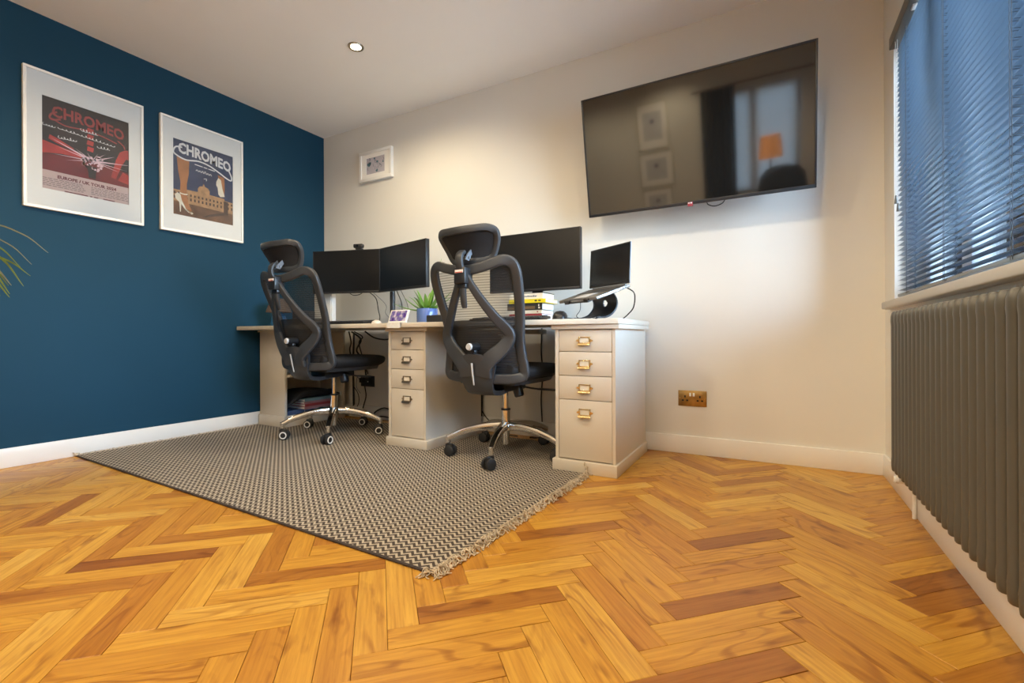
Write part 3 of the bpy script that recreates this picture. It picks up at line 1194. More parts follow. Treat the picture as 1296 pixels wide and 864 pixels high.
    MB().sweep(crom([(0, off(.98) - .045, zl(.975)), (0, off(1.0) - .052, zl(1.01)), (0, off(1.03) - .040, zl(1.045)), (0, off(1.05) - .015, zl(1.062))], 4), (1, 0, 0), 0.020, 0.042, 10, False, .5).build('neck', 'black_plastic', c)
    hz = lift + (0.012 if lift > 0.01 else 0)
    g = MB()
    for s in (-1, 1):
        g.slab([(off(1.04) - .028, 1.022 + hz), (off(1.04) + .0, 1.018 + hz), (off(1.07) + .045, 1.075 + hz), (off(1.07) + .03, 1.085 + hz), (off(1.04) - .012, 1.048 + hz)],
               s * .024 - .003, s * .024 + .003, M=Matrix(((0, 0, 1, 0), (1, 0, 0, 0), (0, 1, 0, 0), (0, 0, 0, 1))))
    g.cyl((-.032, off(1.04), 1.035 + hz), (.032, off(1.04), 1.035 + hz), 0.008, n=12)
    g.build('hinge', 'bracket_grey', c)

    # head rest: bent ring with a dark cushion net
    def hpt(x, z):
        top = (z - 1.10) / 0.09
        return (x, -0.338 - lean * 1.15 + 0.055 * (abs(x) / 0.16) ** 2 - 0.050 * top - 0.012 * max(0, top) + 0.016 * (1 - top * top), z + hz)
    hl = [(0.0, 1.162), (0.08, 1.164), (0.132, 1.167), (0.160, 1.156), (0.158, 1.125), (0.141, 1.085), (0.120, 1.045), (0.09, 1.026), (0.04, 1.022)]
    lp = hl + [(0.0, 1.022)] + [(-x, z) for x, z in hl[:0:-1]]
    hp = crom([hpt(x, z) for x, z in lp], 4, True)
    hr = MB().sweep(hp, (0, 1, 0), 0.036, 0.026, 14, True, .5).build('headrest', 'black_plastic', c)
    rows = []
    for i in range(9):
        z = 1.03 + (1.155 - 1.03) * i / 8
        w = 0.10 + 0.045 * min(1, (z - 1.03) / .1)
        rows.append([tuple(Vector(hpt(-w + 2 * w * j / 10, z)) + Vector((0, 0.006, 0))) for j in range(11)])
    MB().grid(rows, thick=0.012).build('headrest_pad', 'seat_fabric', hr)

    # seat
    rings = []
    for i in range(15):
        t_ = i / 14
        y = -0.225 + 0.525 * t_
        w = 0.245 * (1 - 0.10 * (2 * abs(t_ - .5)) ** 4) * (0.86 + 0.14 * min(1, t_ * 5)) * (1 - 0.30 * (max(0, t_ - .85) / .15) ** 2)
        ztop = 0.506 + 0.012 * math.cos(t_ * PI * 1.2 + 1.2) - 0.030 * (max(0, t_ - .8) / .2) ** 2
        zbot = 0.412 + 0.022 * (max(0, t_ - .8) / .2) ** 2 + 0.02 * max(0, .12 - t_) / .12
        zm, zh = (ztop + zbot) / 2, (ztop - zbot) / 2
        ring = []
        for j in range(22):
            a = 2 * PI * j / 22
            cc, ss = math.cos(a), math.sin(a)
            ring.append((w * math.copysign(abs(cc) ** .55, cc), y, zl(zm + zh * math.copysign(abs(ss) ** .7, ss) + 0.012 * cc * cc)))
        rings.append(ring)
    MB().rings(rings).build('seat', 'seat_fabric', c, angle=60)
    rings = []
    for i in range(9):
        t_ = i / 8
        y = -0.19 + 0.42 * t_
        w = 0.205 * (1 - .12 * (2 * abs(t_ - .5)) ** 3)
        rings.append([(w, y, zl(.425)), (w * .92, y, zl(.402)), (-w * .92, y, zl(.402)), (-w, y, zl(.425))])
    MB().rings(rings).build('seat_pan', 'black_plastic', c)
    mb = MB().box(-0.075, 0.075, -0.13, 0.10, zl(.355), zl(.405), .012, 2)
    mech = mb.build('tilt_mechanism', 'black_satin', c)
    MB().cyl((0.055, .03, zl(.375)), (0.072, .03, zl(.318)), 0.030, 0.027, 18, .006).build('tension_knob', 'black_satin', mech)
    lv = MB().tube(crom([(0.06, 0.02, zl(.385)), (0.12, .03, zl(.372)), (.18, .035, zl(.366)), (.30, .035, zl(.366))], 4), 0.005, 8)
    lv.box(0.185, 0.305, .022, .048, zl(.361), zl(.371), .003)
    lv.build('height_lever', 'black_satin', mech)

    # column
    MB().cyl((0, 0, .20), (0, 0, zl(.372)), 0.0145, n=20).build('gas_piston', 'chrome', c)
    col = MB().cyl((0, 0, .172), (0, 0, .246 + lift * .6), 0.0245, n=24, bev=.002).build('column_sleeve', 'chrome', c)
    MB().cyl((0, 0, .243 + lift * .6), (0, 0, .253 + lift * .6), 0.0265, n=24, bev=.002).build('sleeve_collar', 'black_satin', col)
    MB().cyl((0, 0, .055), (0, 0, .165), 0.0195, 0.0235, 20, .002).build('column_foot', 'chrome', c)
    MB().lathe([(0.030, .130), (0.046, .136), (0.048, .160), (0.040, .174), (0.026, .178)], 24).build('base_hub', 'chrome', c)
    for k in range(5):
        a = base_ang + k * 2 * PI / 5
        dr = Vector((math.cos(a), math.sin(a), 0))
        up = Vector((0, 0, 1))
        pts = [dr * .030 + up * .158, dr * .10 + up * .157, dr * .18 + up * .146, dr * .26 + up * .124, dr * .318 + up * .098]
        pth = crom(pts, 4)
        n = len(pth)
        am = MB().sweep(pth, (0, 0, 1), [.044 - .014 * i / (n - 1) for i in range(n)], [.046 - .018 * i / (n - 1) for i in range(n)], 12, False, .5)
        am.cyl(dr * .318 + up * .112, dr * .318 + up * .068, 0.0125, n=14, bev=.003)
        arm = am.build('base_arm', 'chrome', c)
        q = dr * .318
        sa = a + [2.0, 0.35, -0.9, 1.1, -2.2][k]
        ax = Vector((math.cos(sa), math.sin(sa), 0))
        fw = Vector((-ax.y, ax.x, 0)) * 0.014
        cm = MB().cyl(q + up * .072, q + up * .040, 0.010, n=10)
        cm.box(-.010, .010, -.020, .026, .030, .066, .006, 2, M=Matrix.Translation(q + fw * .3) @ Matrix.Rotation(sa, 4, 'Z'))
        cs = cm.build('caster', 'black_satin', c)
        for s in (-1, 1):
            w0, w1 = q + fw + ax * (s * .010) + up * .0295, q + fw + ax * (s * .027) + up * .0295
            MB().tube([w0, w0.lerp(w1, .1), w0.lerp(w1, .8), w1], [.026, .029, .029, .023], 22).build('wheel', 'black_rubber', cs)
            if ring_trim:
                e = w1 + ax * (s * .0005)
                side = ax.cross(up)
                MB().tube([e + side * (.0195 * math.cos(t)) + up * (.0195 * math.sin(t)) for t in [2 * PI * i / 20 for i in range(20)]], .0035, 6, True).build('wheel_ring', 'page_white', cs)
    return c


office_chair((-1.30, 2.25), R(2), R(-1.5) + R(2), 0.0, 0.035,
             'black mesh-backed office chair with headrest in front of the right-hand drawer pedestal', False)
office_chair((-2.595, 2.17), R(1), R(27), 0.030, 0.065,
             'black mesh-backed office chair with white-ringed casters beside the blue wall', True)

# ------------------------------------------------------------------ television
TVM = Matrix.Translation((-0.3775, 2.600, 1.347)) @ Matrix.Rotation(0.1986, 4, 'X')
tv = thing('television', 'large black flat television tilted down on the white wall', 'television', M=TVM)
W2, HT = 0.5565, 0.640
mb = MB().box(-W2, W2, 0.004, 0.026, 0, HT, .003)
mb.box(-W2 + .12, W2 - .12, 0.02, 0.058, 0.05, HT * .62, .012)
mb.build('casing', 'black_satin', tv)
mb = MB()
for a in ((-W2, W2, 0, .016), (-W2, W2, HT - .009, HT), (-W2, -W2 + .009, 0, HT), (W2 - .009, W2, 0, HT)):
    mb.box(a[0], a[1], -0.004, 0.006, a[2], a[3], .0015)
mb.build('bezel', 'black_satin', tv)
MB().box(-W2 + .008, W2 - .008, 0.0, 0.005, .015, HT - .008).build('screen', 'screen_gloss', tv, smooth=False)
bd = MB().box(-.013, .013, -.007, .004, -.010, .012, .002)
bd.build('badge', 'book_red', tv)
mb = MB()
for xx in (-.007, .005):
    mb.box(xx - .004, xx + .004, -.0085, -.006, .004, .010, .001)
mb.build('badge_letters', 'ink_white', tv)
mb = MB()
mb.box(-.20, .20, .055, .075, .22, .42, .003)
mb.build('mount_plate', 'black_satin', tv)
mb = MB().tube(crom([(.075, .04, .005), (.085, .02, -.012), (.115, .015, -.024), (.15, .02, -.015), (.165, .04, .006)], 5), .0025, 6)
mb.build('loose_cable', 'black_rubber', tv)
wm = MB()
wm.box(-0.55, -0.20, 2.735, 2.760, 1.60, 1.78, .003)
wm.tube([(-.45, 2.745, 1.70), (-.45, 2.640, 1.70)], .014, 8)
wm.tube([(-.30, 2.745, 1.70), (-.30, 2.640, 1.70)], .014, 8)
tag(wm.build('wall_mount', 'black_satin', loc=(-.375, 2.755, 1.6), world=True), 'black steel bracket behind the television holding it to the wall', 'wall mount')

# ------------------------------------------------------------------ framed posters on the blue wall (local x = world y, y = up, z = off the wall)
ML = lambda y, z: Matrix(((0, 0, 1, WL), (1, 0, 0, y), (0, 1, 0, z), (0, 0, 0, 1)))
MBK = lambda x, z: Matrix(((1, 0, 0, x), (0, 0, -1, WB), (0, 1, 0, z), (0, 0, 0, 1)))
MFR = lambda x, z: Matrix(((-1, 0, 0, x), (0, 0, 1, WF), (0, 1, 0, z), (0, 0, 0, 1)))


def frame_parts(root, w, h, bar, depth, fmat, opening, glassy=True):
    mb = MB()
    for a in ((0, w, 0, bar), (0, w, h - bar, h), (0, bar, bar, h - bar), (w - bar, w, bar, h - bar)):
        mb.box(a[0], a[1], a[2], a[3], 0.001, depth, .0015)
    mb.build('frame', fmat, root)
    ox0, ox1, oy0, oy1 = opening
    mt = MB()
    for a in ((bar - .002, w - bar + .002, bar - .002, oy0), (bar - .002, w - bar + .002, oy1, h - bar + .002), (bar - .002, ox0, oy0, oy1), (ox1, w - bar + .002, oy0, oy1)):
        mt.box(a[0], a[1], a[2], a[3], depth - .009, depth - .0065)
    mt.build('mount_board', 'mat_board', root, smooth=False)
    if glassy:
        MB().box(bar - .002, w - bar + .002, bar - .002, h - bar + .002, depth - .0045, depth - .003).build('glass', 'pane_glass', root, smooth=False)


def flat(mb, pts, z):
    mb.slab(pts, z - .0003, z)


def arch(w, sag):
    return lambda x, y: (x, y * (1 - 0.25 * (1 - (2 * x / w) ** 2)) + sag * (1 - (2 * x / w) ** 2) - 0.0)


def ribbon(mb, pts, wd, z):
    p = crom([(a, b, z) for a, b in pts], 5)
    mb.sweep(p, (0, 0, 1), wd, 0.0005, 6, False, 1)


# poster 1
p1 = thing('framed_poster', 'white framed red and black tour poster, the larger print nearer the plant', 'picture', M=ML(0.880, 1.352))
frame_parts(p1, 0.533, 0.740, 0.014, 0.024, 'frame_white', (0.074, 0.458, 0.112, 0.608))
Z = 0.0135
pr = MB().box(0.066, 0.466, 0.104, 0.616, 0.011, 0.0128).build('print', 'ink_pink', p1, smooth=False)
a = MB()
flat(a, [(0.066, .214), (0.466, .214), (0.466, .616), (.066, .616)], .0131)
a.build('dark_ground', 'ink_black', pr, smooth=False)
a = MB()
flat(a, [(0.066, .214), (0.466, .214), (0.466, .300), (.30, .325), (.066, .300)], .0133)
a.build('red_floor', 'ink_deep_red', pr, smooth=False)
a = MB()
flat(a, [(0.372, .255), (0.395, .250), (0.425, .34), (0.447, .385), (.466, .375), (.466, .44), (.44, .436), (.415, .415), (.395, .36)], .0136)
flat(a, [(0.066, .300), (.15, .318), (.235, .322), (.250, .345), (.17, .352), (.066, .372)], .0136)
flat(a, [(0.10, .385), (.13, .372), (.20, .355), (.205, .365), (.13, .40), (.105, .408)], .0136)
flat(a, [(0.405, .245), (.466, .232), (.466, .285), (.43, .300)], .0137)
for k in range(4):
    flat(a, [(.262 - .006 * k % .004, .375 + .035 * k), (.290, .372 + .035 * k), (.293, .398 + .035 * k), (.265, .400 + .035 * k)], .0135)
a.build('red_shapes', 'ink_red', pr, smooth=False)
a = MB()
cx, cy = .285, .322
for ang, L, w in ((152, .20, .013), (164, .16, .007), (140, .10, .006), (186, .17, .007), (200, .12, .006), (36, .13, .010), (52, .10, .006), (12, .19, .010), (-4, .17, .006), (-16, .13, .007), (68, .07, .005), (112, .06, .005)):
    c_, s_ = math.cos(R(ang)), math.sin(R(ang))
    flat(a, [(cx - s_ * w * .5, cy + c_ * w * .5), (cx + s_ * w * .5, cy - c_ * w * .5), (cx + c_ * L, cy + s_ * L * .75)], .0139)
br_ = random.Random(21)
for k in range(34):
    t_, q_ = br_.uniform(0, 360), br_.random() ** .6
    x_, y_, r_ = cx + .060 * q_ * math.cos(R(t_)), cy - .008 + .046 * q_ * math.sin(R(t_)), br_.uniform(.004, .011)
    flat(a, [(x_ + r_ * math.cos(R(t)) * br_.uniform(.5, 1.1), y_ + r_ * math.sin(R(t)) * br_.uniform(.5, 1.1)) for t in range(0, 360, 60)], .0140)
a.build('light_burst', 'ink_ray', pr, smooth=False)
a = MB()
flat(a, [(.262, .29), (.305, .29), (.300, .222), (.270, .222)], .01385)
for k in range(12):
    x_, y_ = cx + br_.uniform(-.045, .045), cy + br_.uniform(-.045, .022)
    flat(a, [(x_ - .006, y_), (x_ + .004, y_ + .004), (x_ + .007, y_ - .010)], .0142)
a.build('dark_figure', 'ink_black', pr, smooth=False)
a = MB()
add_text(a, 'CHROMEO', .076, Matrix.Translation((.275, .512, .0141)), lambda x, y: (x, y * 1.1 - 0.45 * x * x - .06 * x), .0022, .86)
ribbon(a, [(.150, .505), (.118, .492), (.105, .500), (.112, .522), (.135, .540)], .010, .0141)
ribbon(a, [(.112, .498), (.17, .478), (.25, .486), (.33, .480), (.40, .462)], .008, .0141)
ribbon(a, [(.405, .48), (.432, .46), (.44, .44)], .008, .0141)
a.build('logo_lettering', 'ink_logo_red', pr, smooth=False)
a = MB()
add_text(a, 'EUROPE / UK TOUR 2024', .0235, Matrix.Translation((.266, .180, .0134)), None, .0009, 1.0)
a.build('tour_lettering', 'ink_dark_red', pr, smooth=False)
a = MB()
lr = random.Random(5)
for cx_, x0, x1 in ((0, .076, .255), (0, .28, .456)):
    for k in range(5):
        y_ = .169 - k * .0095
        x = x0
        while x < x1 - .01:
            L = lr.uniform(.008, .022)
            flat(a, [(x, y_), (min(x + L, x1), y_), (min(x + L, x1), y_ + .0036), (x, y_ + .0036)], .0132)
            x += L + .004
a.build('small_print', 'ink_grey', pr, smooth=False)
a = MB()
for x0, x1 in ((.165, .265), (.275, .285), (.292, .312), (.335, .39)):
    flat(a, [(x0, .113), (x1, .113), (x1, .119), (x0, .119)], .0132)
a.build('footer_print', 'ink_dark_red', pr, smooth=False)
a = MB()
sr = random.Random(11)


def scrawl(x, y, n, hgt, step, slope):
    pts = []
    ph = 0.0
    for i in range(n * 2):
        ph += sr.uniform(1.0, 1.9)
        k_ = sr.choice((.45, .5, .6, 1.0))
        pts.append((x + i * step * .5 + .8 * step * math.cos(ph), y + i * step * .5 * slope + hgt * k_ * (.5 + .5 * math.sin(ph))))
    ribbon(a, pts, .0026, .0145)


scrawl(.078, .450, 9, .014, .0055, .0)
scrawl(.140, .452, 34, .012, .0075, -.06)
scrawl(.235, .476, 12, .014, .0065, 0)
scrawl(.14, .400, 14, .015, .006, .08)
scrawl(.31, .405, 9, .020, .0065, .1)
a.build('handwriting', 'ink_white', pr, smooth=False)

# poster 2
p2 = thing('framed_poster', 'white framed poster of a night palace, the print nearer the desk', 'picture', M=ML(1.504, 1.352))
frame_parts(p2, 0.530, 0.742, 0.014, 0.024, 'frame_white', (0.074, 0.458, 0.116, 0.610))
pr = MB().box(0.066, 0.466, 0.108, 0.618, 0.011, 0.0128).build('print', 'ink_night', p2, smooth=False)
a = MB()
flat(a, [(.066, .108), (.466, .108), (.466, .215), (.066, .215)], .0131)
a.build('ground', 'ink_ground', pr, smooth=False)
a = MB()
flat(a, [(.066, .205), (.466, .195), (.466, .275), (.40, .280), (.40, .292), (.30, .296), (.30, .315), (.225, .315), (.225, .296), (.13, .292), (.13, .280), (.066, .280)], .0133)
flat(a, [(.222, .315), (.303, .315), (.290, .337), (.262, .345), (.235, .337)], .0133)
flat(a, [(.255, .345), (.270, .345), (.264, .36), (.260, .36)], .0133)
a.build('palace', 'ink_stone', pr, smooth=False)
a = MB()
for k in range(16):
    x = .078 + k * .0245
    for y_, h_ in ((.222, .018), (.252, .015)):
        flat(a, [(x, y_), (x + .010, y_), (x + .010, y_ + h_), (x, y_ + h_)], .0135)
flat(a, [(.395, .180), (.425, .180), (.425, .275), (.395, .275)], .0138)
flat(a, [(.24, .125), (.40, .175), (.40, .195), (.30, .16)], .0134)
ribbon(a, [(.2625, .355), (.2625, .40)], .003, .0135)
a.build('dark_openings', 'ink_window', pr, smooth=False)
a = MB()
flat(a, [(.096, .500), (.172, .485), (.168, .40), (.156, .33), (.155, .26), (.165, .205), (.185, .16), (.182, .140), (.165, .140), (.14, .175), (.122, .225), (.115, .275), (.118, .33), (.105, .40)], .0139)
flat(a, [(.355, .45), (.400, .44), (.402, .37), (.40, .31), (.388, .30), (.372, .36), (.362, .40)], .0139)
a.build('tan_shapes', 'ink_tan', pr, smooth=False)
a = MB()
flat(a, [(.084, .245), (.100, .262), (.118, .25), (.125, .215), (.150, .165), (.185, .134), (.196, .142), (.188, .150), (.165, .142), (.14, .165), (.122, .19), (.119, .138), (.114, .138), (.110, .20), (.088, .22)], .0141)
ribbon(a, [(.112, .262), (.135, .258), (.160, .262)], .009, .0142)
flat(a, [(.345, .40), (.358, .43), (.376, .42), (.386, .36), (.402, .308), (.372, .300), (.358, .315), (.354, .36), (.344, .375)], .0141)
a.build('pale_shapes', 'cream_paper', pr, smooth=False)
a = MB()
add_text(a, 'CHROMEO', .082, Matrix.Translation((.275, .520, .0143)), lambda x, y: (x, y * 1.15 - .35 * x * x - .10 * x), .0030, .84)
ribbon(a, [(.128, .565), (.095, .560), (.078, .535), (.085, .510), (.15, .490), (.23, .505), (.30, .495), (.36, .470), (.41, .445), (.445, .435), (.45, .46), (.43, .50), (.41, .51)], .011, .0143)
add_text(a, 'FANTASY NIGHT', .013, Matrix.Translation((.270, .463, .0143)), lambda x, y: (x, y - .12 * x), .0005, 1.0) if False else None
for x0, x1 in ((.205, .255), (.262, .285), (.292, .335)):
    flat(a, [(x0, .475 - (x0 - .2) * .06), (x1, .475 - (x1 - .2) * .06), (x1, .481 - (x1 - .2) * .06), (x0, .481 - (x0 - .2) * .06)], .0143)
sr2 = random.Random(4)
ribbon(a, [(.212 + .0085 * i, .435 + (.016 if i % 2 else 0) * sr2.uniform(.6, 1.3) - .0006 * i) for i in range(13)], .004, .0143)
ribbon(a, [(.262, .395), (.28, .40), (.278, .385)], .004, .0143)
a.build('logo_lettering', 'ink_white', pr, smooth=False)

# small picture on the white wall
sp = thing('small_picture', 'small white framed doodle picture on the white wall near the corner', 'picture', M=MBK(-2.955, 1.920))
frame_parts(sp, 0.350, 0.240, 0.024, 0.030, 'frame_white', (0.075, 0.275, 0.055, 0.185), False)
pr = MB().box(0.07, 0.28, 0.05, 0.19, 0.019, 0.0205).build('print', 'ink_lilac', sp, smooth=False)
a = MB()
dr_ = random.Random(8)
for (x, y, s) in ((.105, .135, .022), (.115, .142, .016), (.165, .175, .010), (.19, .075, .014), (.258, .135, .009), (.195, .145, .012)):
    flat(a, [(x + s * math.cos(R(t)) * dr_.uniform(.7, 1.2), y + s * .8 * math.sin(R(t)) * dr_.uniform(.7, 1.2)) for t in range(0, 360, 45)], .0208)
a.build('blots', 'ink_teal', pr, smooth=False)
a = MB()
for k in range(14):
    x, y = dr_.uniform(.09, .26), dr_.uniform(.075, .165)
    ribbon(a, [(x, y), (x + dr_.uniform(-.012, .012), y + .012), (x + dr_.uniform(-.016, .016), y + .028)], .004, .0209)
a.build('strokes', 'ink_slate', pr, smooth=False)

# three pictures on the wall behind the camera
for x, z, w, h, lb in ((-1.215, 1.545, .41, .59, 'upright framed print at the top of the rear wall trio'), (-1.18, 1.05, .46, .46, 'square framed print in the middle of the rear wall trio'),
                       (-1.22, .60, .41, .42, 'lowest framed print of the rear wall trio')):
    q = thing('rear_picture', lb, 'picture', M=MFR(x, z), group='framed prints on the rear wall')
    frame_parts(q, w, h, .018, .022, 'frame_cream', (w * .2, w * .8, h * .2, h * .8), False)
    pr = MB().box(w * .18, w * .82, h * .18, h * .82, .011, .0125).build('print', 'paper_grey', q, smooth=False)
    a = MB()
    flat(a, [(w * .5 + .03 * math.cos(R(t)), h * .6 + .03 * math.sin(R(t))) for t in range(0, 360, 45)], .0129)
    a.build('motif', 'ink_slate', pr, smooth=False)

# ------------------------------------------------------------------ venetian blind
bl = thing('venetian_blind', 'grey-blue slatted venetian blind hanging in the window on the right wall', 'blind', (0.47, 1.66, 1.87))
BY0, BY1 = 0.79, 2.525
mb = MB().box(0.437, 0.495, BY0, BY1 + .012, 1.872, 1.922, .003)
mb.build('head_rail', 'rail_paint', bl, True)
MB().box(0.460, 0.484, BY0, BY1, 0.8165, 0.829, .003).build('bottom_rail', 'slat_paint', bl, True)
sl_me = None
zs = [0.842 + 0.021 * i for i in range(49)]
for i, z in enumerate(zs):
    if sl_me is None:
        rows = []
        for j in range(6):
            u = -0.0125 + 0.025 * j / 5
            zz = 0.0017 * (1 - (u / .0125) ** 2) + u * math.tan(R(-3))
            rows.append([(0.472 + u - 0.47, BY0 - 1.66, zz), (0.472 + u - .47, BY1 - 1.66, zz)])
        s = MB().grid(rows, thick=0.0005).build('slat', 'slat_paint', bl)
        s.location = (0, 0, z - 1.87)
        sl_me = s.data
    else:
        s = bpy.data.objects.new('slat', sl_me)
        COL.objects.link(s)
        s.parent = bl
        s.location = (0, 0, z - 1.87)
for y in (2.36, 1.90, 1.43, 0.96):
    mb = MB()
    for x in (0.4585, 0.4855):
        mb.tube([(x, y, 0.82), (x, y, 1.875)], 0.0008, 5)
        mb.tube([(x, y + .012, 0.82), (x, y + .012, 1.875)], 0.0006, 5)
    for z in zs:
        mb.tube([(.4585, y, z + .0015), (.4855, y, z - .0035)], 0.0006, 4)
        mb.tube([(.4585, y + .012, z + .0015), (.4855, y + .012, z - .0035)], 0.0006, 4)
    mb.build('ladder_cord', 'cord_dark', bl, True)
for x, zt in ((.450, 1.20), (.446, 1.235)):
    yy = 2.47 if x < .449 else 2.455
    lc = MB().tube([(x, yy, 1.875), (x, yy, zt)], .0011, 5).build('pull_cord', 'light_grey', bl, True)
    MB().cyl((x, yy, zt), (x, yy, zt - .035), .003, .006, 10, .001).build('tassel', 'rail_paint', lc, True)
for y in (2.22, 2.02):
    MB().box(.452, .466, y, y + .035, 1.866, 1.874, .002).build('cord_clip', 'light_grey', bl, True)

# ------------------------------------------------------------------ radiator
rad = thing('radiator', 'tall dark grey column radiator under the window', 'radiator', (0.40, 1.3, 0.17))
prof = []                       # plan of one column: round front tube, thin web, round back tube
for j in range(9):
    a = R(-140 + 280 * j / 8)
    prof.append((0.028 + 0.0135 * math.cos(a), 0.0135 * math.sin(a)))
for j in range(9):
    a = R(40 + 280 * j / 8)
    prof.append((-0.028 + 0.0135 * math.cos(a), 0.0135 * math.sin(a)))
RX = 0.401
ZB, ZTOP = 0.178, 0.738
sec = MB()
rings = []
for z, k in ((ZB, .72), (ZB + .004, .88), (ZB + .018, .97), (ZB + .035, 1.0), (ZB + .05, .93), (ZTOP - .05, .93), (ZTOP - .035, 1.0), (ZTOP - .018, .97), (ZTOP - .006, .8), (ZTOP, .55)):
    rings.append([(RX - .40 + p[0] * (0.6 + .4 * k), p[1] * k * 1.02, z - .17) for p in prof])
sec.rings(rings)
first = None
NSEC, PITCH = 33, 0.0466
for i in range(NSEC):
    y = 2.085 - PITCH * i
    if first is None:
        first = sec.build('column', 'radiator_paint', rad)
        first.location = (0, y - 1.3, 0)
    else:
        s = bpy.data.objects.new('column', first.data)
        COL.objects.link(s)
        s.parent = rad
        s.location = (0, y - 1.3, 0)
for z in (ZB + .03, ZTOP - .03):
    MB().tube([(RX + .004, 2.095, z), (RX + .004, 2.085 - PITCH * (NSEC - .8), z)], .017, 12).build('header_pipe', 'radiator_paint', rad, True)
mb = MB().cyl((RX, 2.095, ZB + .01), (RX, 2.15, ZB - .03), .009, n=12)
mb.cyl((RX - .006, 2.155, ZB - .045), (RX + .03, 2.155, ZB - .045), .012, n=12, bev=.003)
mb.cyl((RX - .022, 2.155, ZB - .045), (RX - .004, 2.155, ZB - .045), .0135, n=14, bev=.004)
mb.tube(crom([(RX + .02, 2.155, ZB - .045), (RX + .034, 2.155, ZB - .06), (RX + .036, 2.155, .06), (RX + .036, 2.155, .0)], 5), .007, 10)
mb.build('valve', 'white_gloss', rad, True)
for y in (1.9, 0.75):
    MB().box(RX + .03, WR - .001, y - .012, y + .012, .55, .60, .003).build('wall_bracket', 'radiator_paint', rad, True)

# ------------------------------------------------------------------ brass socket on the white wall
so = thing('double_socket', 'aged brass double power socket low on the white wall beside the pedestal', 'socket', M=MBK(-0.395, 0.3085))
MB().box(-.0745, .0745, -.0435, .0435, 0, .0055, .002).build('plate', 'old_brass', so)
for x in (-.0105, .0075):
    MB().box(x - .005, x + .005, .012, .031, .005, .010, .0015).build('switch', 'page_white', so)
for cx in (-.038, .040):
    mb = MB()
    mb.box(cx - .004, cx + .004, .004, .016, .0052, .0060)
    mb.box(cx - .017, cx - .006, -.016, -.007, .0052, .0060)
    mb.box(cx + .006, cx + .017, -.016, -.007, .0052, .0060)
    mb.build('outlet', 'black_satin', so, smooth=False)
for x in (-.066, .066):
    MB().cyl((x, 0, .005), (x, 0, .0066), .0035, n=10).build('screw', 'brass', so)

# dark socket with plugs beneath the desk
s2 = thing('wall_socket', 'black power socket with plugs on the wall behind the left office chair', 'socket', M=MBK(-2.895, 0.30))
MB().box(-.075, .075, -.044, .044, 0, .008, .002).build('plate', 'black_satin', s2)
MB().box(.0, .055, -.03, .028, .008, .045, .006).build('plug', 'black_rubber', s2)
MB().box(-.062, -.01, -.012, .028, .008, .04, .006).build('plug', 'black_rubber', s2)
MB().box(.040, .050, -.004, .006, .045, .0465).build('plug_mark', 'light_grey', s2)


# ------------------------------------------------------------------ cables
def cable(pts, r, label, mat='black_rubber'):
    o = MB().tube(crom(pts, 8), r, 7).build('cable', mat, loc=pts[0], world=True)
    tag(o, label, 'cable', 'power and data cables under the desk')


W_ = WB - 0.006
cable([(-1.318, W_, .712), (-1.322, W_, .55), (-1.312, W_, .42), (-1.325, W_, .25), (-1.322, W_, .02), (-1.36, 2.66, .012)], .0045, 'thin black cable hanging straight down the wall left of the gold-pull pedestal')
cable([(-1.792, W_, .69), (-1.80, W_, .4), (-1.785, W_, .22), (-1.795, W_, .02)], .006, 'thick black cable hanging down the wall beside the dark-pull pedestal')
cable([(-1.77, W_ - .01, .69), (-1.755, W_ - .012, .38), (-1.80, W_ - .012, .20), (-1.77, W_ - .01, .13), (-1.70, W_ - .02, .07), (-1.55, 2.69, .012), (-1.45, 2.66, .012)], .0035, 'black cable curling away over the floor behind the right office chair')
cable([(-2.894, W_ - .03, .26), (-2.90, W_ - .012, .18), (-2.93, W_ - .01, .10), (-2.96, W_ - .01, .02)], .005, 'black lead dropping from the black wall socket to the floor')
cable([(-2.94, W_ - .03, .30), (-2.99, W_ - .02, .33), (-3.00, W_ - .02, .25), (-2.955, W_ - .02, .20)], .003, 'short grey lead looping from the black wall socket', 'bracket_grey')
cable([(-3.045, W_ - .004, .69), (-3.055, W_ - .004, .40), (-3.05, W_ - .004, .02)], .008, 'thick black cable running down the wall beside the open shelf unit')
cable([(-3.045, W_ - .02, .26), (-2.985, W_ - .02, .20), (-2.975, W_ - .02, .12), (-3.04, W_ - .02, .04)], .0035, 'thin black cable looped beside the open shelf unit')
cable([(-2.80, W_ - .02, .012), (-2.78, W_ - .03, .06), (-2.68, W_ - .03, .10), (-2.58, W_ - .03, .07), (-2.55, W_ - .03, .012)], .0055, 'black cable loop arching off the floor behind the left office chair')
cable([(-2.78, W_ - .05, .012), (-2.70, W_ - .05, .035), (-2.60, W_ - .05, .03), (-2.54, W_ - .05, .012)], .0055, 'low black cable lying on the floor behind the left office chair')
cable([(-2.98, 2.64, .705), (-3.00, 2.68, .62), (-3.06, 2.72, .56), (-3.08, W_, .48)], .006, 'black cable bundle strand sagging to the shelf unit below the desk')
cable([(-2.95, 2.64, .705), (-2.90, 2.69, .64), (-2.97, 2.71, .55), (-2.90, 2.72, .47), (-2.89, W_ - .02, .34)], .007, 'thick black cable bundle dropping below the desk to the black socket')
cable([(-2.92, 2.64, .705), (-2.87, 2.68, .66), (-2.93, 2.70, .60), (-2.88, W_ - .01, .36)], .005, 'twisted black cable beside the thick bundle below the desk')
cable([(-2.78, 2.62, .705), (-2.72, 2.66, .655), (-2.60, 2.67, .64), (-2.48, 2.64, .67), (-2.44, 2.62, .705)], .006, 'black cable swagged below the worktop left of the dark-pull pedestal')
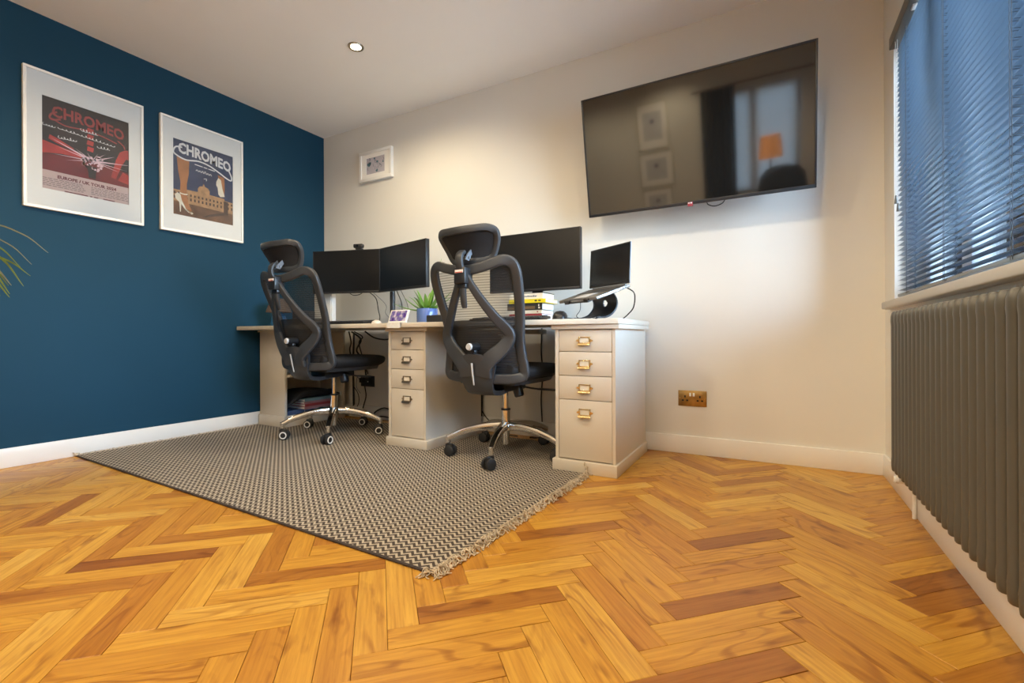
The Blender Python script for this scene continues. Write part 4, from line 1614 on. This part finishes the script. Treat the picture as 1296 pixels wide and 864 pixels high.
cable([(-2.40, 2.62, .705), (-2.46, 2.70, .62), (-2.54, 2.72, .52), (-2.60, W_ - .01, .40), (-2.62, W_ - .01, .30)], .008, 'heavy black cable slanting down the wall left of the dark-pull pedestal')
cable([(-2.37, 2.63, .705), (-2.43, 2.71, .60), (-2.50, 2.72, .52), (-2.55, W_ - .01, .42)], .006, 'second black cable slanting beside the heavy one below the desk')


# ------------------------------------------------------------------ monitors
def monitor(cx, cy, ang, w, z0, z1, label, webcam=False):
    M = Matrix.Translation((cx, cy, z0)) @ Matrix.Rotation(ang, 4, 'Z')
    m = thing('monitor', label, 'monitor', M=M)
    h = z1 - z0
    MB().box(-w / 2, w / 2, 0.004, 0.03, 0, h, .003).build('casing', 'black_satin', m)
    b = MB()
    for a in ((-w / 2, w / 2, 0, .014), (-w / 2, w / 2, h - .006, h), (-w / 2, -w / 2 + .006, 0, h), (w / 2 - .006, w / 2, 0, h)):
        b.box(a[0], a[1], -.001, .006, a[2], a[3], .0008)
    b.build('bezel', 'black_satin', m)
    MB().box(-w / 2 + .005, w / 2 - .005, .001, .005, .013, h - .005).build('screen', 'screen_matt', m, smooth=False)
    MB().box(-.06, .06, .03, .05, h * .3, h * .7, .004).build('back_hump', 'black_satin', m)
    return m


monitor(-2.757, 2.416, R(18.1), .540, .985, 1.302, 'black monitor with a webcam on top, on the twin-screen arm')
monitor(-2.238, 2.442, R(-12.1), .540, .985, 1.302, 'black monitor without webcam, on the twin-screen arm above the aloe')
monitor(-1.254, 2.500, 0, .604, .928, 1.281, 'wide black monitor standing on the stack of books behind the right chair')
st = thing('twin_screen_stand', 'black twin monitor arm with a single pole on the desk', 'monitor arm', (-2.47, 2.60, ZT1))
MB().cyl((-2.47, 2.60, ZT1 + .012), (-2.47, 2.60, 1.20), .0195, n=20).build('pole', 'black_plastic', st, True)
MB().box(-2.55, -2.39, 2.55, 2.66, ZT1, ZT1 + .012, .003).build('base_plate', 'black_satin', st, True)
b = MB().tube([(-2.765, 2.475, 1.145), (-2.47, 2.60, 1.145)], .016, 10)
b.tube([(-2.226, 2.50, 1.145), (-2.47, 2.60, 1.145)], .016, 10)
b.build('cross_bar', 'black_satin', st, True)
wc = thing('webcam', 'small black webcam perched on top of the left twin monitor', 'webcam', (-2.66, 2.452, 1.302), R(18))
MB().box(-.038, .038, -.018, .016, .012, .042, .009, 3).build('camera_body', 'black_satin', wc)
b = MB().box(-.022, .022, -.012, .03, .0005, .012, .002)
b.box(-.02, .02, .030, .036, -.03, .010, .002)
b.build('clip', 'black_satin', wc)
MB().cyl((0, -.017, .027), (0, -.021, .027), .010, n=16, bev=.001).build('lens', 'screen_gloss', wc)
mst = thing('monitor_stand', 'black monitor foot resting on the stack of books', 'stand', (-1.25, 2.52, .9035))
b = MB().box(-1.36, -1.14, 2.42, 2.56, .9035, .9105, .003)
b.build('foot', 'black_satin', mst, True)
MB().box(-1.285, -1.215, 2.548, 2.566, .908, 1.12, .004).build('neck', 'black_satin', mst, True)


def desk_cable(pts, r, label, mat='black_rubber'):
    o = MB().tube(crom(pts, 8), r, 6).build('cable', mat, loc=pts[0], world=True)
    tag(o, label, 'cable', 'cables on top of the desk')


desk_cable([(-2.62, 2.50, 1.0), (-2.60, 2.56, .95), (-2.575, 2.56, .86), (-2.50, 2.50, .80), (-2.47, 2.45, .745)], .0035, 'black cable dropping from the twin monitors to the white mouse')
desk_cable([(-2.60, 2.52, 1.0), (-2.52, 2.58, .90), (-2.58, 2.64, .84), (-2.50, 2.64, .78)], .002, 'thin grey cable hanging behind the twin monitor pole', 'bracket_grey')
desk_cable([(-2.36, 2.52, 1.0), (-2.38, 2.60, .90), (-2.42, 2.64, .80), (-2.43, 2.65, .746)], .003, 'black cable hanging just right of the twin monitor pole')
desk_cable([(-2.32, 2.52, 1.0), (-2.34, 2.62, .88), (-2.40, 2.66, .76)], .0018, 'thin black cable slanting right of the twin monitor pole')
desk_cable([(-2.76, 2.45, .99), (-2.73, 2.46, .972), (-2.68, 2.47, .974), (-2.65, 2.48, .99)], .003, 'short black cable loop under the left twin monitor')

# ------------------------------------------------------------------ books under the wide monitor
BKS = [('cream_paper', 'cream_paper', .0345, -1.120, 'cream book at the bottom of the stack, behind the keyboard'),
       ('book_red', 'book_red', .0125, -1.137, 'thin red book low in the stack under the wide monitor'),
       ('cream_paper', 'cream_paper', .020, -1.136, 'pale cream book between the red and the black book'),
       ('book_black', 'book_brown', .040, -1.132, 'thick black book with a brown spine band under the yellow book'),
       ('book_yellow', 'book_yellow', .0225, -1.108, 'bright yellow book second from the top of the stack'),
       ('cream_paper', 'cream_paper', .033, -1.130, 'cream book with dark spine lettering on top of the stack')]
z = ZT1 + .0002
for i, (cm, bm_, h, xr, lb) in enumerate(BKS):
    bk = thing('book', lb, 'book', (-1.25, 2.44, z), group='books stacked under the wide monitor')
    x0 = xr - [.24, .21, .22, .225, .235, .215][i]
    y0, y1 = 2.372 + [0, .004, .002, .0, -.006, .004][i], 2.535
    c = MB().box(x0, xr, y0, y1, z, z + .0022)
    c.box(x0, xr, y0, y1, z + h - .0025, z + h - .0003)
    c.box(x0, xr, y0, y0 + .003, z + .002, z + h - .002)
    cv = c.build('cover', cm, bk, True, smooth=False)
    MB().box(x0 + .002, xr - .003, y0 + .003, y1 - .003, z + .002, z + h - .0024).build('pages', 'page_white', bk, True, smooth=False)
    t_ = MB()
    MBOOK = lambda x, zz: Matrix(((1, 0, 0, x), (0, 0, -1, y0 - .0001), (0, 1, 0, zz), (0, 0, 0, 1)))
    if i == 5:
        for k in range(9):
            t_.box(xr - .145 + k * .012, xr - .136 + k * .012, y0 - .0006, y0, z + .012, z + .012 + [.006, .009, .007][k % 3])
        t_.box(xr - .147, xr - .035, y0 - .0006, y0, z + .0175, z + .0185)
        t_.build('spine_lettering', 'ink_slate', bk, True, smooth=False)
    elif i == 4:
        for k in range(5):
            if k in (2,):
                continue
            t_.box(xr - .068 + k * .008, xr - .062 + k * .008, y0 - .0006, y0, z + .008, z + .016)
        t_.build('spine_lettering', 'book_black', bk, True, smooth=False)
    elif i == 3:
        t_.box(x0 + .002, xr - .045, y0 - .0006, y0, z + .006, z + .022)
        t_.build('spine_band', 'book_brown', bk, True, smooth=False)
        t2 = MB()
        t2.box(xr - .024, xr - .014, y0 - .0006, y0, z + .008, z + .016)
        t2.box(xr - .024, xr - .018, y0 - .0006, y0, z + .020, z + .032)
        t2.build('spine_lettering', 'cream_paper', bk, True, smooth=False)
    elif i == 2:
        t_.box(xr - .030, xr - .022, y0 - .0006, y0, z + .006, z + .013)
        t_.build('spine_lettering', 'book_red', bk, True, smooth=False)
    z += h
print('books top', z)

# ------------------------------------------------------------------ laptop on its stand
LA = math.atan2(-0.15, 0.248)
LM = Matrix.Translation((-0.714, 2.265, 0.9026)) @ Matrix.Rotation(LA, 4, 'Z')
lap = thing('laptop', 'open silver laptop with a black screen raised on the curved black stand', 'laptop', M=LM)
TI = Matrix.Rotation(R(18.5), 4, 'X')
mb = MB().box(-.147, .147, -.212, 0.0, -.015, -.001, .003, 2, M=TI)
mb.build('base', 'aluminium', lap)
MB().box(-.135, .135, -.105, -.018, -.0012, -.0003, M=TI).build('keyboard', 'key_dark', lap, smooth=False)
MB().box(-.05, .05, -.195, -.120, -.0012, -.0003, .0002, 1, M=TI).build('touchpad', 'light_grey', lap, smooth=False)
mb = MB()
for k in range(3):
    mb.box(.1466, .1476, -.035 - k * .018, -.025 - k * .018, -.010, -.006, M=TI)
mb.build('port', 'black_satin', lap, smooth=False)
LT = Matrix.Rotation(R(-3), 4, 'X')
lid = MB().box(-.147, .147, -.002, .0025, .003, .202, .0012, 2, M=LT).build('lid', 'bracket_grey', lap)
mb = MB().box(-.143, .143, -.0030, -.0018, .016, .198, M=LT)
mb.build('screen', 'laptop_screen', lid, smooth=False)
mb = MB()
for a in ((-.1465, .1465, .004, .016), (-.1465, .1465, .196, .2015), (-.1465, -.1425, .016, .196), (.1425, .1465, .016, .196)):
    mb.box(a[0], a[1], -.0034, -.0016, a[2], a[3], M=LT)
mb.build('bezel', 'black_satin', lid, smooth=False)
MB().cyl((-.12, .0, .001), (.12, .0, .001), .005, n=10).build('hinge', 'bracket_grey', lap)

stn = thing('laptop_stand', 'curved black laptop stand with a round hole on the desk end', 'stand', M=Matrix.Translation((-0.714, 2.265, ZT1)) @ Matrix.Rotation(LA, 4, 'Z'))
# profile in (y, z): foot forward, belly back, head under the laptop
prof = crom([(-.150, .0035, 0), (-.105, .006, 0), (-.060, .022, 0), (-.028, .056, 0), (-.026, .090, 0), (-.048, .118, 0), (-.075, .1185, 0)], 9)
HWD = 0.085


def stand_half(hx, hz_, rad):
    t = bmesh.new()
    return t


rows = []
nx = 40
mb = MB()
t = bmesh.new()
grid = []
for p in prof:
    grid.append([t.verts.new((-HWD + 2 * HWD * j / nx, p.x, p.y)) for j in range(nx + 1)])
for i in range(len(grid) - 1):
    for j in range(nx):
        cx = (grid[i][j].co.x + grid[i + 1][j + 1].co.x) / 2
        cz = (grid[i][j].co.z + grid[i + 1][j + 1].co.z) / 2
        cyy = (grid[i][j].co.y + grid[i + 1][j + 1].co.y) / 2
        if cx * cx + (cz - .078) ** 2 < .0155 ** 2:
            continue
        if cyy < -.055 and cz < .03 and (cx / .055) ** 2 + ((cyy + .15) / .085) ** 2 < 1:
            continue
        t.faces.new((grid[i][j], grid[i][j + 1], grid[i + 1][j + 1], grid[i + 1][j]))
loose = [v for v in t.verts if not v.link_faces]
bmesh.ops.delete(t, geom=loose, context='VERTS')
bmesh.ops.recalc_face_normals(t, faces=t.faces)
bmesh.ops.solidify(t, geom=list(t.faces), thickness=.006)
mb._merge(t)
mb.build('curved_sheet', 'black_plastic', stn)
for s in (-1, 1):
    MB().tube([(s * HWD, p.x, max(p.y, .0042)) for p in prof], .0042, 8).build('rim', 'black_satin', stn)
TS = Matrix.Translation((0, 0, .9026 - ZT1)) @ TI
b = MB().box(-.085, .085, -.215, -.03, -.0215, -.0155, .001, 1, M=TS)
for s in (-1, 1):
    b.box(s * .075 - .016, s * .075 + .016, -.222, -.208, -.0215, -.004, .002, 1, M=TS)
b.build('top_tray', 'black_satin', stn)
desk_cable([(-.618, 2.178, .885), (-.600, 2.19, .883), (-.580, 2.24, .86), (-.60, 2.30, .80), (-.64, 2.34, .765), (-.67, 2.36, .746)], .003, 'black charging cable curving from the side of the laptop')

# mouse, keyboard, cables
ms = thing('computer_mouse', 'black computer mouse on the desk between books and laptop stand', 'mouse', (-0.945, 2.19, ZT1), R(20))
rings = []
for i in range(11):
    t_ = i / 10
    y = -.055 + .11 * t_
    w = .040 * max(.12, math.sin(PI * (0.06 + .88 * t_)) ** .45)
    h = .047 * max(.12, math.sin(PI * (0.08 + .84 * t_)) ** .6)
    rings.append([(w * math.copysign(abs(math.cos(a)) ** .8, math.cos(a)), y, max(.001, h * max(0, math.sin(a)) ** .8)) for a in [2 * PI * j / 16 for j in range(16)]])
MB().rings(rings).build('shell', 'black_satin', ms, angle=60)
MB().cyl((-.004, .030, .041), (.004, .030, .041), .007, n=12).build('scroll_wheel', 'black_rubber', ms)
desk_cable([(-.93, 2.24, .752), (-.89, 2.28, .747), (-.84, 2.28, .746), (-.80, 2.32, .746), (-.77, 2.36, .746)], .0025, 'black mouse lead trailing behind the laptop stand')
desk_cable([(-.90, 2.36, .86), (-.905, 2.37, .80), (-.93, 2.38, .765), (-.90, 2.40, .746)], .002, 'thin black cable hanging below the front of the laptop')


def keyboard(cx, cy, w, d, rot, label, keymat):
    k = thing('keyboard', label, 'keyboard', M=Matrix.Translation((cx, cy, ZT1)) @ Matrix.Rotation(rot, 4, 'Z') @ Matrix.Rotation(R(5), 4, 'X'))
    MB().box(-w / 2, w / 2, 0, d, .001, .015, .003).build('case', 'black_satin', k)
    for r in range(5):
        n = 15
        for j in range(n):
            x = -w / 2 + .01 + (w - .02) * (j + .5) / n
            y = .012 + (d - .02) * (r + .5) / 5
            hw_ = (w - .02) / n * .42
            kb_ = MB().box(x - hw_, x + hw_, y - d / 5 * .36, y + d / 5 * .36, .015, .021, .0015, 1) if (r, j) == (0, 0) else None
            if kb_:
                key0 = kb_.build('key', keymat, k)
                kx0, ky0 = x, y
            else:
                o_ = bpy.data.objects.new('key', key0.data)
                COL.objects.link(o_)
                o_.parent = k
                o_.location = (x - kx0, y - ky0, 0)
    MB().box(-w / 2 + .02, -w / 2 + .05, d - .02, d - .005, -.011, .002).build('foot', 'black_satin', k)
    MB().box(w / 2 - .05, w / 2 - .02, d - .02, d - .005, -.011, .002).build('foot', 'black_satin', k)


keyboard(-1.275, 2.18, .44, .14, 0, 'black keyboard on the desk in front of the stacked books', 'key_dark')
keyboard(-2.46, 2.10, .42, .13, R(2), 'black keyboard on the desk in front of the twin monitors', 'key_dark')
wm_ = thing('computer_mouse', 'pale grey mouse on the desk beside the photo display', 'mouse', (-2.19, 2.16, ZT1), R(60))
rings = []
for i in range(11):
    t_ = i / 10
    y = -.05 + .10 * t_
    w = .030 * max(.12, math.sin(PI * (0.06 + .88 * t_)) ** .45)
    h = .026 * max(.12, math.sin(PI * (0.08 + .84 * t_)) ** .6)
    rings.append([(w * math.cos(a), y, max(.001, h * max(0, math.sin(a)) ** .8)) for a in [2 * PI * j / 16 for j in range(16)]])
MB().rings(rings).build('shell', 'label_white', wm_, angle=60)
MB().cyl((-.004, .028, .022), (.004, .028, .022), .006, n=12).build('scroll_wheel', 'bracket_grey', wm_)

# photo display leaning on the desk edge, paper slip below it
PD = Matrix.Translation((-1.960, 2.095, ZT1 + 0.004)) @ Matrix.Rotation(R(-4), 4, 'Z') @ Matrix.Rotation(R(-20), 4, 'X')
pd = thing('photo_display', 'small white-rimmed display showing a purple photo at the desk edge', 'display', M=PD)
MB().box(-.076, .076, 0.0, .012, 0.001, .082, .003).build('casing', 'frame_white', pd)
MB().box(-.066, .066, -.0008, .002, .009, .075).build('screen', 'photo_screen', pd, smooth=False)
MB().box(-.03, .03, .012, .05, .002, .035, .004).build('prop', 'frame_white', pd)
ps = MB().box(-1.975, -1.872, 2.030, 2.095, ZT1 + .0003, ZT1 + .0011)
ps.box(-1.975, -1.872, 2.0285, 2.0297, ZT1 - .030, ZT1 + .0011)
tag(ps.build('paper_slip', 'page_white', loc=(-1.925, 2.06, ZT1), world=True, smooth=False), 'white paper slip folded over the desk edge below the photo display', 'paper')

# aloe in a blue pot
pot = thing('potted_aloe', 'green aloe in a glossy blue pot on the desk between the monitors', 'plant', (-1.862, 2.26, ZT1))
MB().lathe([(.055, .0), (.063, .004), (.065, .010), (.065, .088), (.063, .091), (.058, .091), (.057, .078), (.050, .077)], 32).build('pot', 'pot_blue', pot)
MB().lathe([(.0565, .0785), (.030, .082), (.002, .083)], 24).build('soil', 'soil', pot)
al = random.Random(2)
leaves = [(205, 6, .20), (190, 22, .16), (215, 40, .13), (150, 20, .16), (230, 60, .14), (120, 50, .16), (300, 55, .12), (30, 35, .17), (15, 22, .16), (340, 30, .16),
          (95, 70, .15), (260, 40, .12), (50, 60, .15), (24, 76, .33), (180, 62, .15), (0, 48, .16)]
for az, el, L in leaves:
    a, e = R(az), R(el)
    d = Vector((math.cos(a) * math.cos(e), math.sin(a) * math.cos(e), math.sin(e)))
    b = Vector((math.cos(a) * .012, math.sin(a) * .012, .080))
    pts = [b, b + d * L * .35 + Vector((0, 0, -.004)), b + d * L * .7 + Vector((0, 0, .006)), b + d * L + Vector((0, 0, .022 if el < 40 else .0))]
    p = crom(pts, 4)
    n = len(p)
    side = d.cross(Vector((0, 0, 1)))
    ref = side.cross(d).normalized()
    MB().sweep(p, tuple(ref), [.036 * (1 - (i / (n - 1)) ** 1.6) + .002 for i in range(n)], [.012 * (1 - i / (n - 1)) + .0015 for i in range(n)], 8, False, .9).build('leaf', 'aloe_green', pot)
MB().lathe([(.060, .0005), (.072, .001), (.074, .006), (.070, .007)], 32).build('saucer', 'saucer_white', pot)

# small dark box by the pot
bx = thing('speaker_box', 'small black box standing on the desk beside the aloe pot', 'speaker', (-1.70, 2.20, ZT1))
MB().box(-1.785, -1.66, 2.155, 2.185, ZT1 + .001, ZT1 + .045, .006).build('housing', 'black_satin', bx, True)
MB().box(-1.775, -1.67, 2.153, 2.156, ZT1 + .008, ZT1 + .038, .001).build('grille', 'black_rubber', bx, True)

# white computer case and dark speaker seen past the left chair
pc = thing('desktop_computer', 'plain white desktop case standing behind the left office chair', 'computer', (-3.05, 2.52, ZT1))
MB().box(-3.14, -2.935, 2.44, 2.478, ZT1 + .004, ZT1 + .27, .006).build('case', 'frame_white', pc, True)
MB().box(-3.125, -2.95, 2.437, 2.441, ZT1 + .02, ZT1 + .255, .001).build('front_panel', 'page_white', pc, True)
for x in (-3.12, -2.955):
    MB().box(x - .012, x + .012, 2.443, 2.475, ZT1, ZT1 + .005).build('foot', 'black_rubber', pc, True)
lb = thing('speaker_box', 'black box speaker on the desk behind the left chair back', 'speaker', (-3.10, 2.28, ZT1))
MB().box(-3.13, -3.0, 2.24, 2.34, ZT1 + .001, ZT1 + .115, .006).build('housing', 'black_satin', lb, True)
MB().box(-3.12, -3.01, 2.237, 2.241, ZT1 + .012, ZT1 + .105, .001).build('grille', 'black_rubber', lb, True)
# table lamp by the blue wall
tl = thing('table_lamp', 'small table lamp with brown shade and blue glass base by the blue wall', 'lamp', (-3.20, 2.18, ZT1))
MB().lathe([(.045, 0), (.055, .004), (.058, .02), (.052, .07), (.030, .10), (.012, .112), (.010, .135)], 28).build('lamp_base', 'glass_blue', tl)
mb = MB()
rw = []
for z, r in ((.105, .088), (.125, .082), (.165, .066), (.205, .050)):
    rw.append([(r * math.cos(2 * PI * j / 28), r * math.sin(2 * PI * j / 28), z) for j in range(29)])
mb.grid(rw, thick=.002)
mb.build('lamp_shade', 'shade_brown', tl)
MB().lathe([(.004, .130), (.020, .140), (.024, .160), (.014, .180)], 16).build('bulb', 'bulb_glow', tl)

# ------------------------------------------------------------------ arching spider plant at the left edge, on a low table
tb = thing('plant_table', 'dark wooden plant table beyond the frame by the blue wall', 'table', (-2.60, 0.36, 0))
MB().lathe([(.16, .50), (.165, .505), (.165, .52), (.16, .525)], 32).build('tabletop', 'dark_wood', tb)
for k in range(3):
    a = R(40 + 120 * k)
    MB().cyl((.13 * math.cos(a), .13 * math.sin(a), 0), (.10 * math.cos(a), .10 * math.sin(a), .502), .011, .015, 10).build('leg', 'dark_wood', tb)
spd = thing('spider_plant', 'arching thin-leaved plant reaching in from the left edge', 'plant', (-2.60, 0.36, .525))
MB().lathe([(.06, 0), (.065, .004), (.085, .15), (.088, .155), (.080, .155), (.076, .14)], 28).build('pot', 'terracotta', spd)
MB().lathe([(.0775, .138), (.04, .145), (.002, .147)], 20).build('soil', 'soil', spd)
crown = Vector((-2.60, 0.36, .67))
tips = [((-2.031, .583, .932), 1.03, .0028, 1), ((-2.108, .539, .886), .99, .0035, 0), ((-2.100, .544, .825), .965, .005, 0), ((-2.140, .522, .79), .90, .006, 0),
        ((-2.077, .557, .895), 1.0, .0025, 1), ((-2.10, .56, .86), .94, .004, 0), ((-2.13, .52, .80), .93, .006, 0)]
lr = random.Random(9)
for k in range(16):
    a = R(lr.uniform(60, 330))
    ll = lr.uniform(.2, .36)
    tips.append(((crown.x + ll * math.cos(a), crown.y + ll * math.sin(a), .72 + lr.uniform(0, .15)), .95 + lr.uniform(0, .1), .006, k % 2))
for tip, top, wd, mt in tips:
    tp = Vector(tip)
    mid = crown.lerp(tp, .60)
    mid.z = top
    q1 = crown.lerp(mid, .45)
    q1.z = crown.z + (top - crown.z) * .75
    q2 = mid.lerp(tp, .6)
    q2.z = top - (top - tp.z) * .35
    p = crom([crown, q1, mid, q2, tp], 6)
    n = len(p)
    MB().sweep(p, (0, 0, 1) if False else (0.5, -.86, .1), [max(.0012, wd * 2 * math.sin(PI * min(.98, .08 + .9 * i / (n - 1))) ** .7) for i in range(n)], [.0014] * n, 6, False, 1).build('leaf', ['leaf_green', 'leaf_cream'][mt], spd, True)

# ------------------------------------------------------------------ things behind the camera that the television mirrors, and an added dimming blind
m_, nt_, p_ = new_mat('sheer_cloth')
_tl = node(nt_, 'ShaderNodeBsdfTranslucent')
_tl.inputs[0].default_value = (0.62, 0.62, 0.60, 1)
_mx = node(nt_, 'ShaderNodeMixShader')
_mx.inputs[0].default_value = 0.22
p_.inputs['Base Color'].default_value = (0.55, 0.55, 0.53, 1)
p_.inputs['Roughness'].default_value = 0.9
nt_.links.new(p_.outputs[0], _mx.inputs[1])
nt_.links.new(_tl.outputs[0], _mx.inputs[2])
nt_.links.new(_mx.outputs[0], nt_.nodes['Material Output'].inputs[0])
rb = thing('added_sheer_blind', 'pale sheer roller blind lowered over the rear window', 'blind', (-.225, -1.83, RZ1))  # added cloth that cuts the daylight coming through the rear window
rows = []
for z in (RZ1 - .02, 1.5, RZ0 + .02):
    rows.append([(RX0 + .01 + (RX1 - RX0 - .02) * j / 8, -1.835, z) for j in range(9)])
MB().grid(rows).build('cloth', 'sheer_cloth', rb, True)
MB().cyl((RX0 + .005, -1.835, RZ1 - .022), (RX1 - .005, -1.835, RZ1 - .022), .016, n=14).build('roller', 'upvc', rb, True)
cu = thing('curtain', 'dark hanging curtain at the rear window', 'curtain', (-.62, -1.74, 2.12))
rows = []
for i in range(3):
    z = [2.10, 1.3, .12][i]
    rows.append([(-.80 + .40 * j / 40, -1.745 + .022 * math.sin(j * 1.15), z) for j in range(41)])
MB().grid(rows, thick=.003).build('drape', 'curtain_dark', cu, True)
MB().tube([(-.90, -1.745, 2.115), (.42, -1.745, 2.115)], .012, 10).build('curtain_pole', 'dark_wood', cu, True)
ll_ = thing('floor_lamp', 'floor lamp with a glowing orange shade by the rear window', 'lamp', (-.02, -1.52, 0))
MB().lathe([(.12, 0), (.125, .004), (.12, .02), (.015, .028)], 28).build('base', 'black_satin', ll_)
MB().cyl((0, 0, .02), (0, 0, 1.30), .010, n=12).build('pole', 'black_satin', ll_)
rw = []
for z, r in ((1.20, .13), (1.33, .12), (1.46, .105)):
    rw.append([(r * math.cos(2 * PI * j / 28), r * math.sin(2 * PI * j / 28), z) for j in range(29)])
MB().grid(rw, thick=.002).build('lamp_shade', 'shade_glow', ll_)
ac = thing('high_back_chair', 'dark high-backed chair in front of the rear window', 'chair', (.10, -1.12, 0))
rings = []
for z, w, d in ((.42, .24, .05), (.60, .26, .055), (.85, .26, .05), (1.0, .235, .045), (1.08, .17, .04), (1.11, .08, .03)):
    rings.append([(w * math.cos(a), -.20 - .10 * (z - .42) + d * math.sin(a), z) for a in [2 * PI * j / 20 for j in range(20)]])
MB().rings(rings).build('backrest', 'armchair_black', ac)
MB().box(-.25, .25, -.22, .25, .40, .50, .035, 3).build('seat', 'armchair_black', ac)
for x in (-.2, .2):
    for y in (-.17, .2):
        MB().cyl((x, y, 0), (x, y, .41), .014, .018, 10).build('leg', 'dark_wood', ac)

print('objects', len(bpy.data.objects), 'planks', len(planks), 'visible', len(scored))
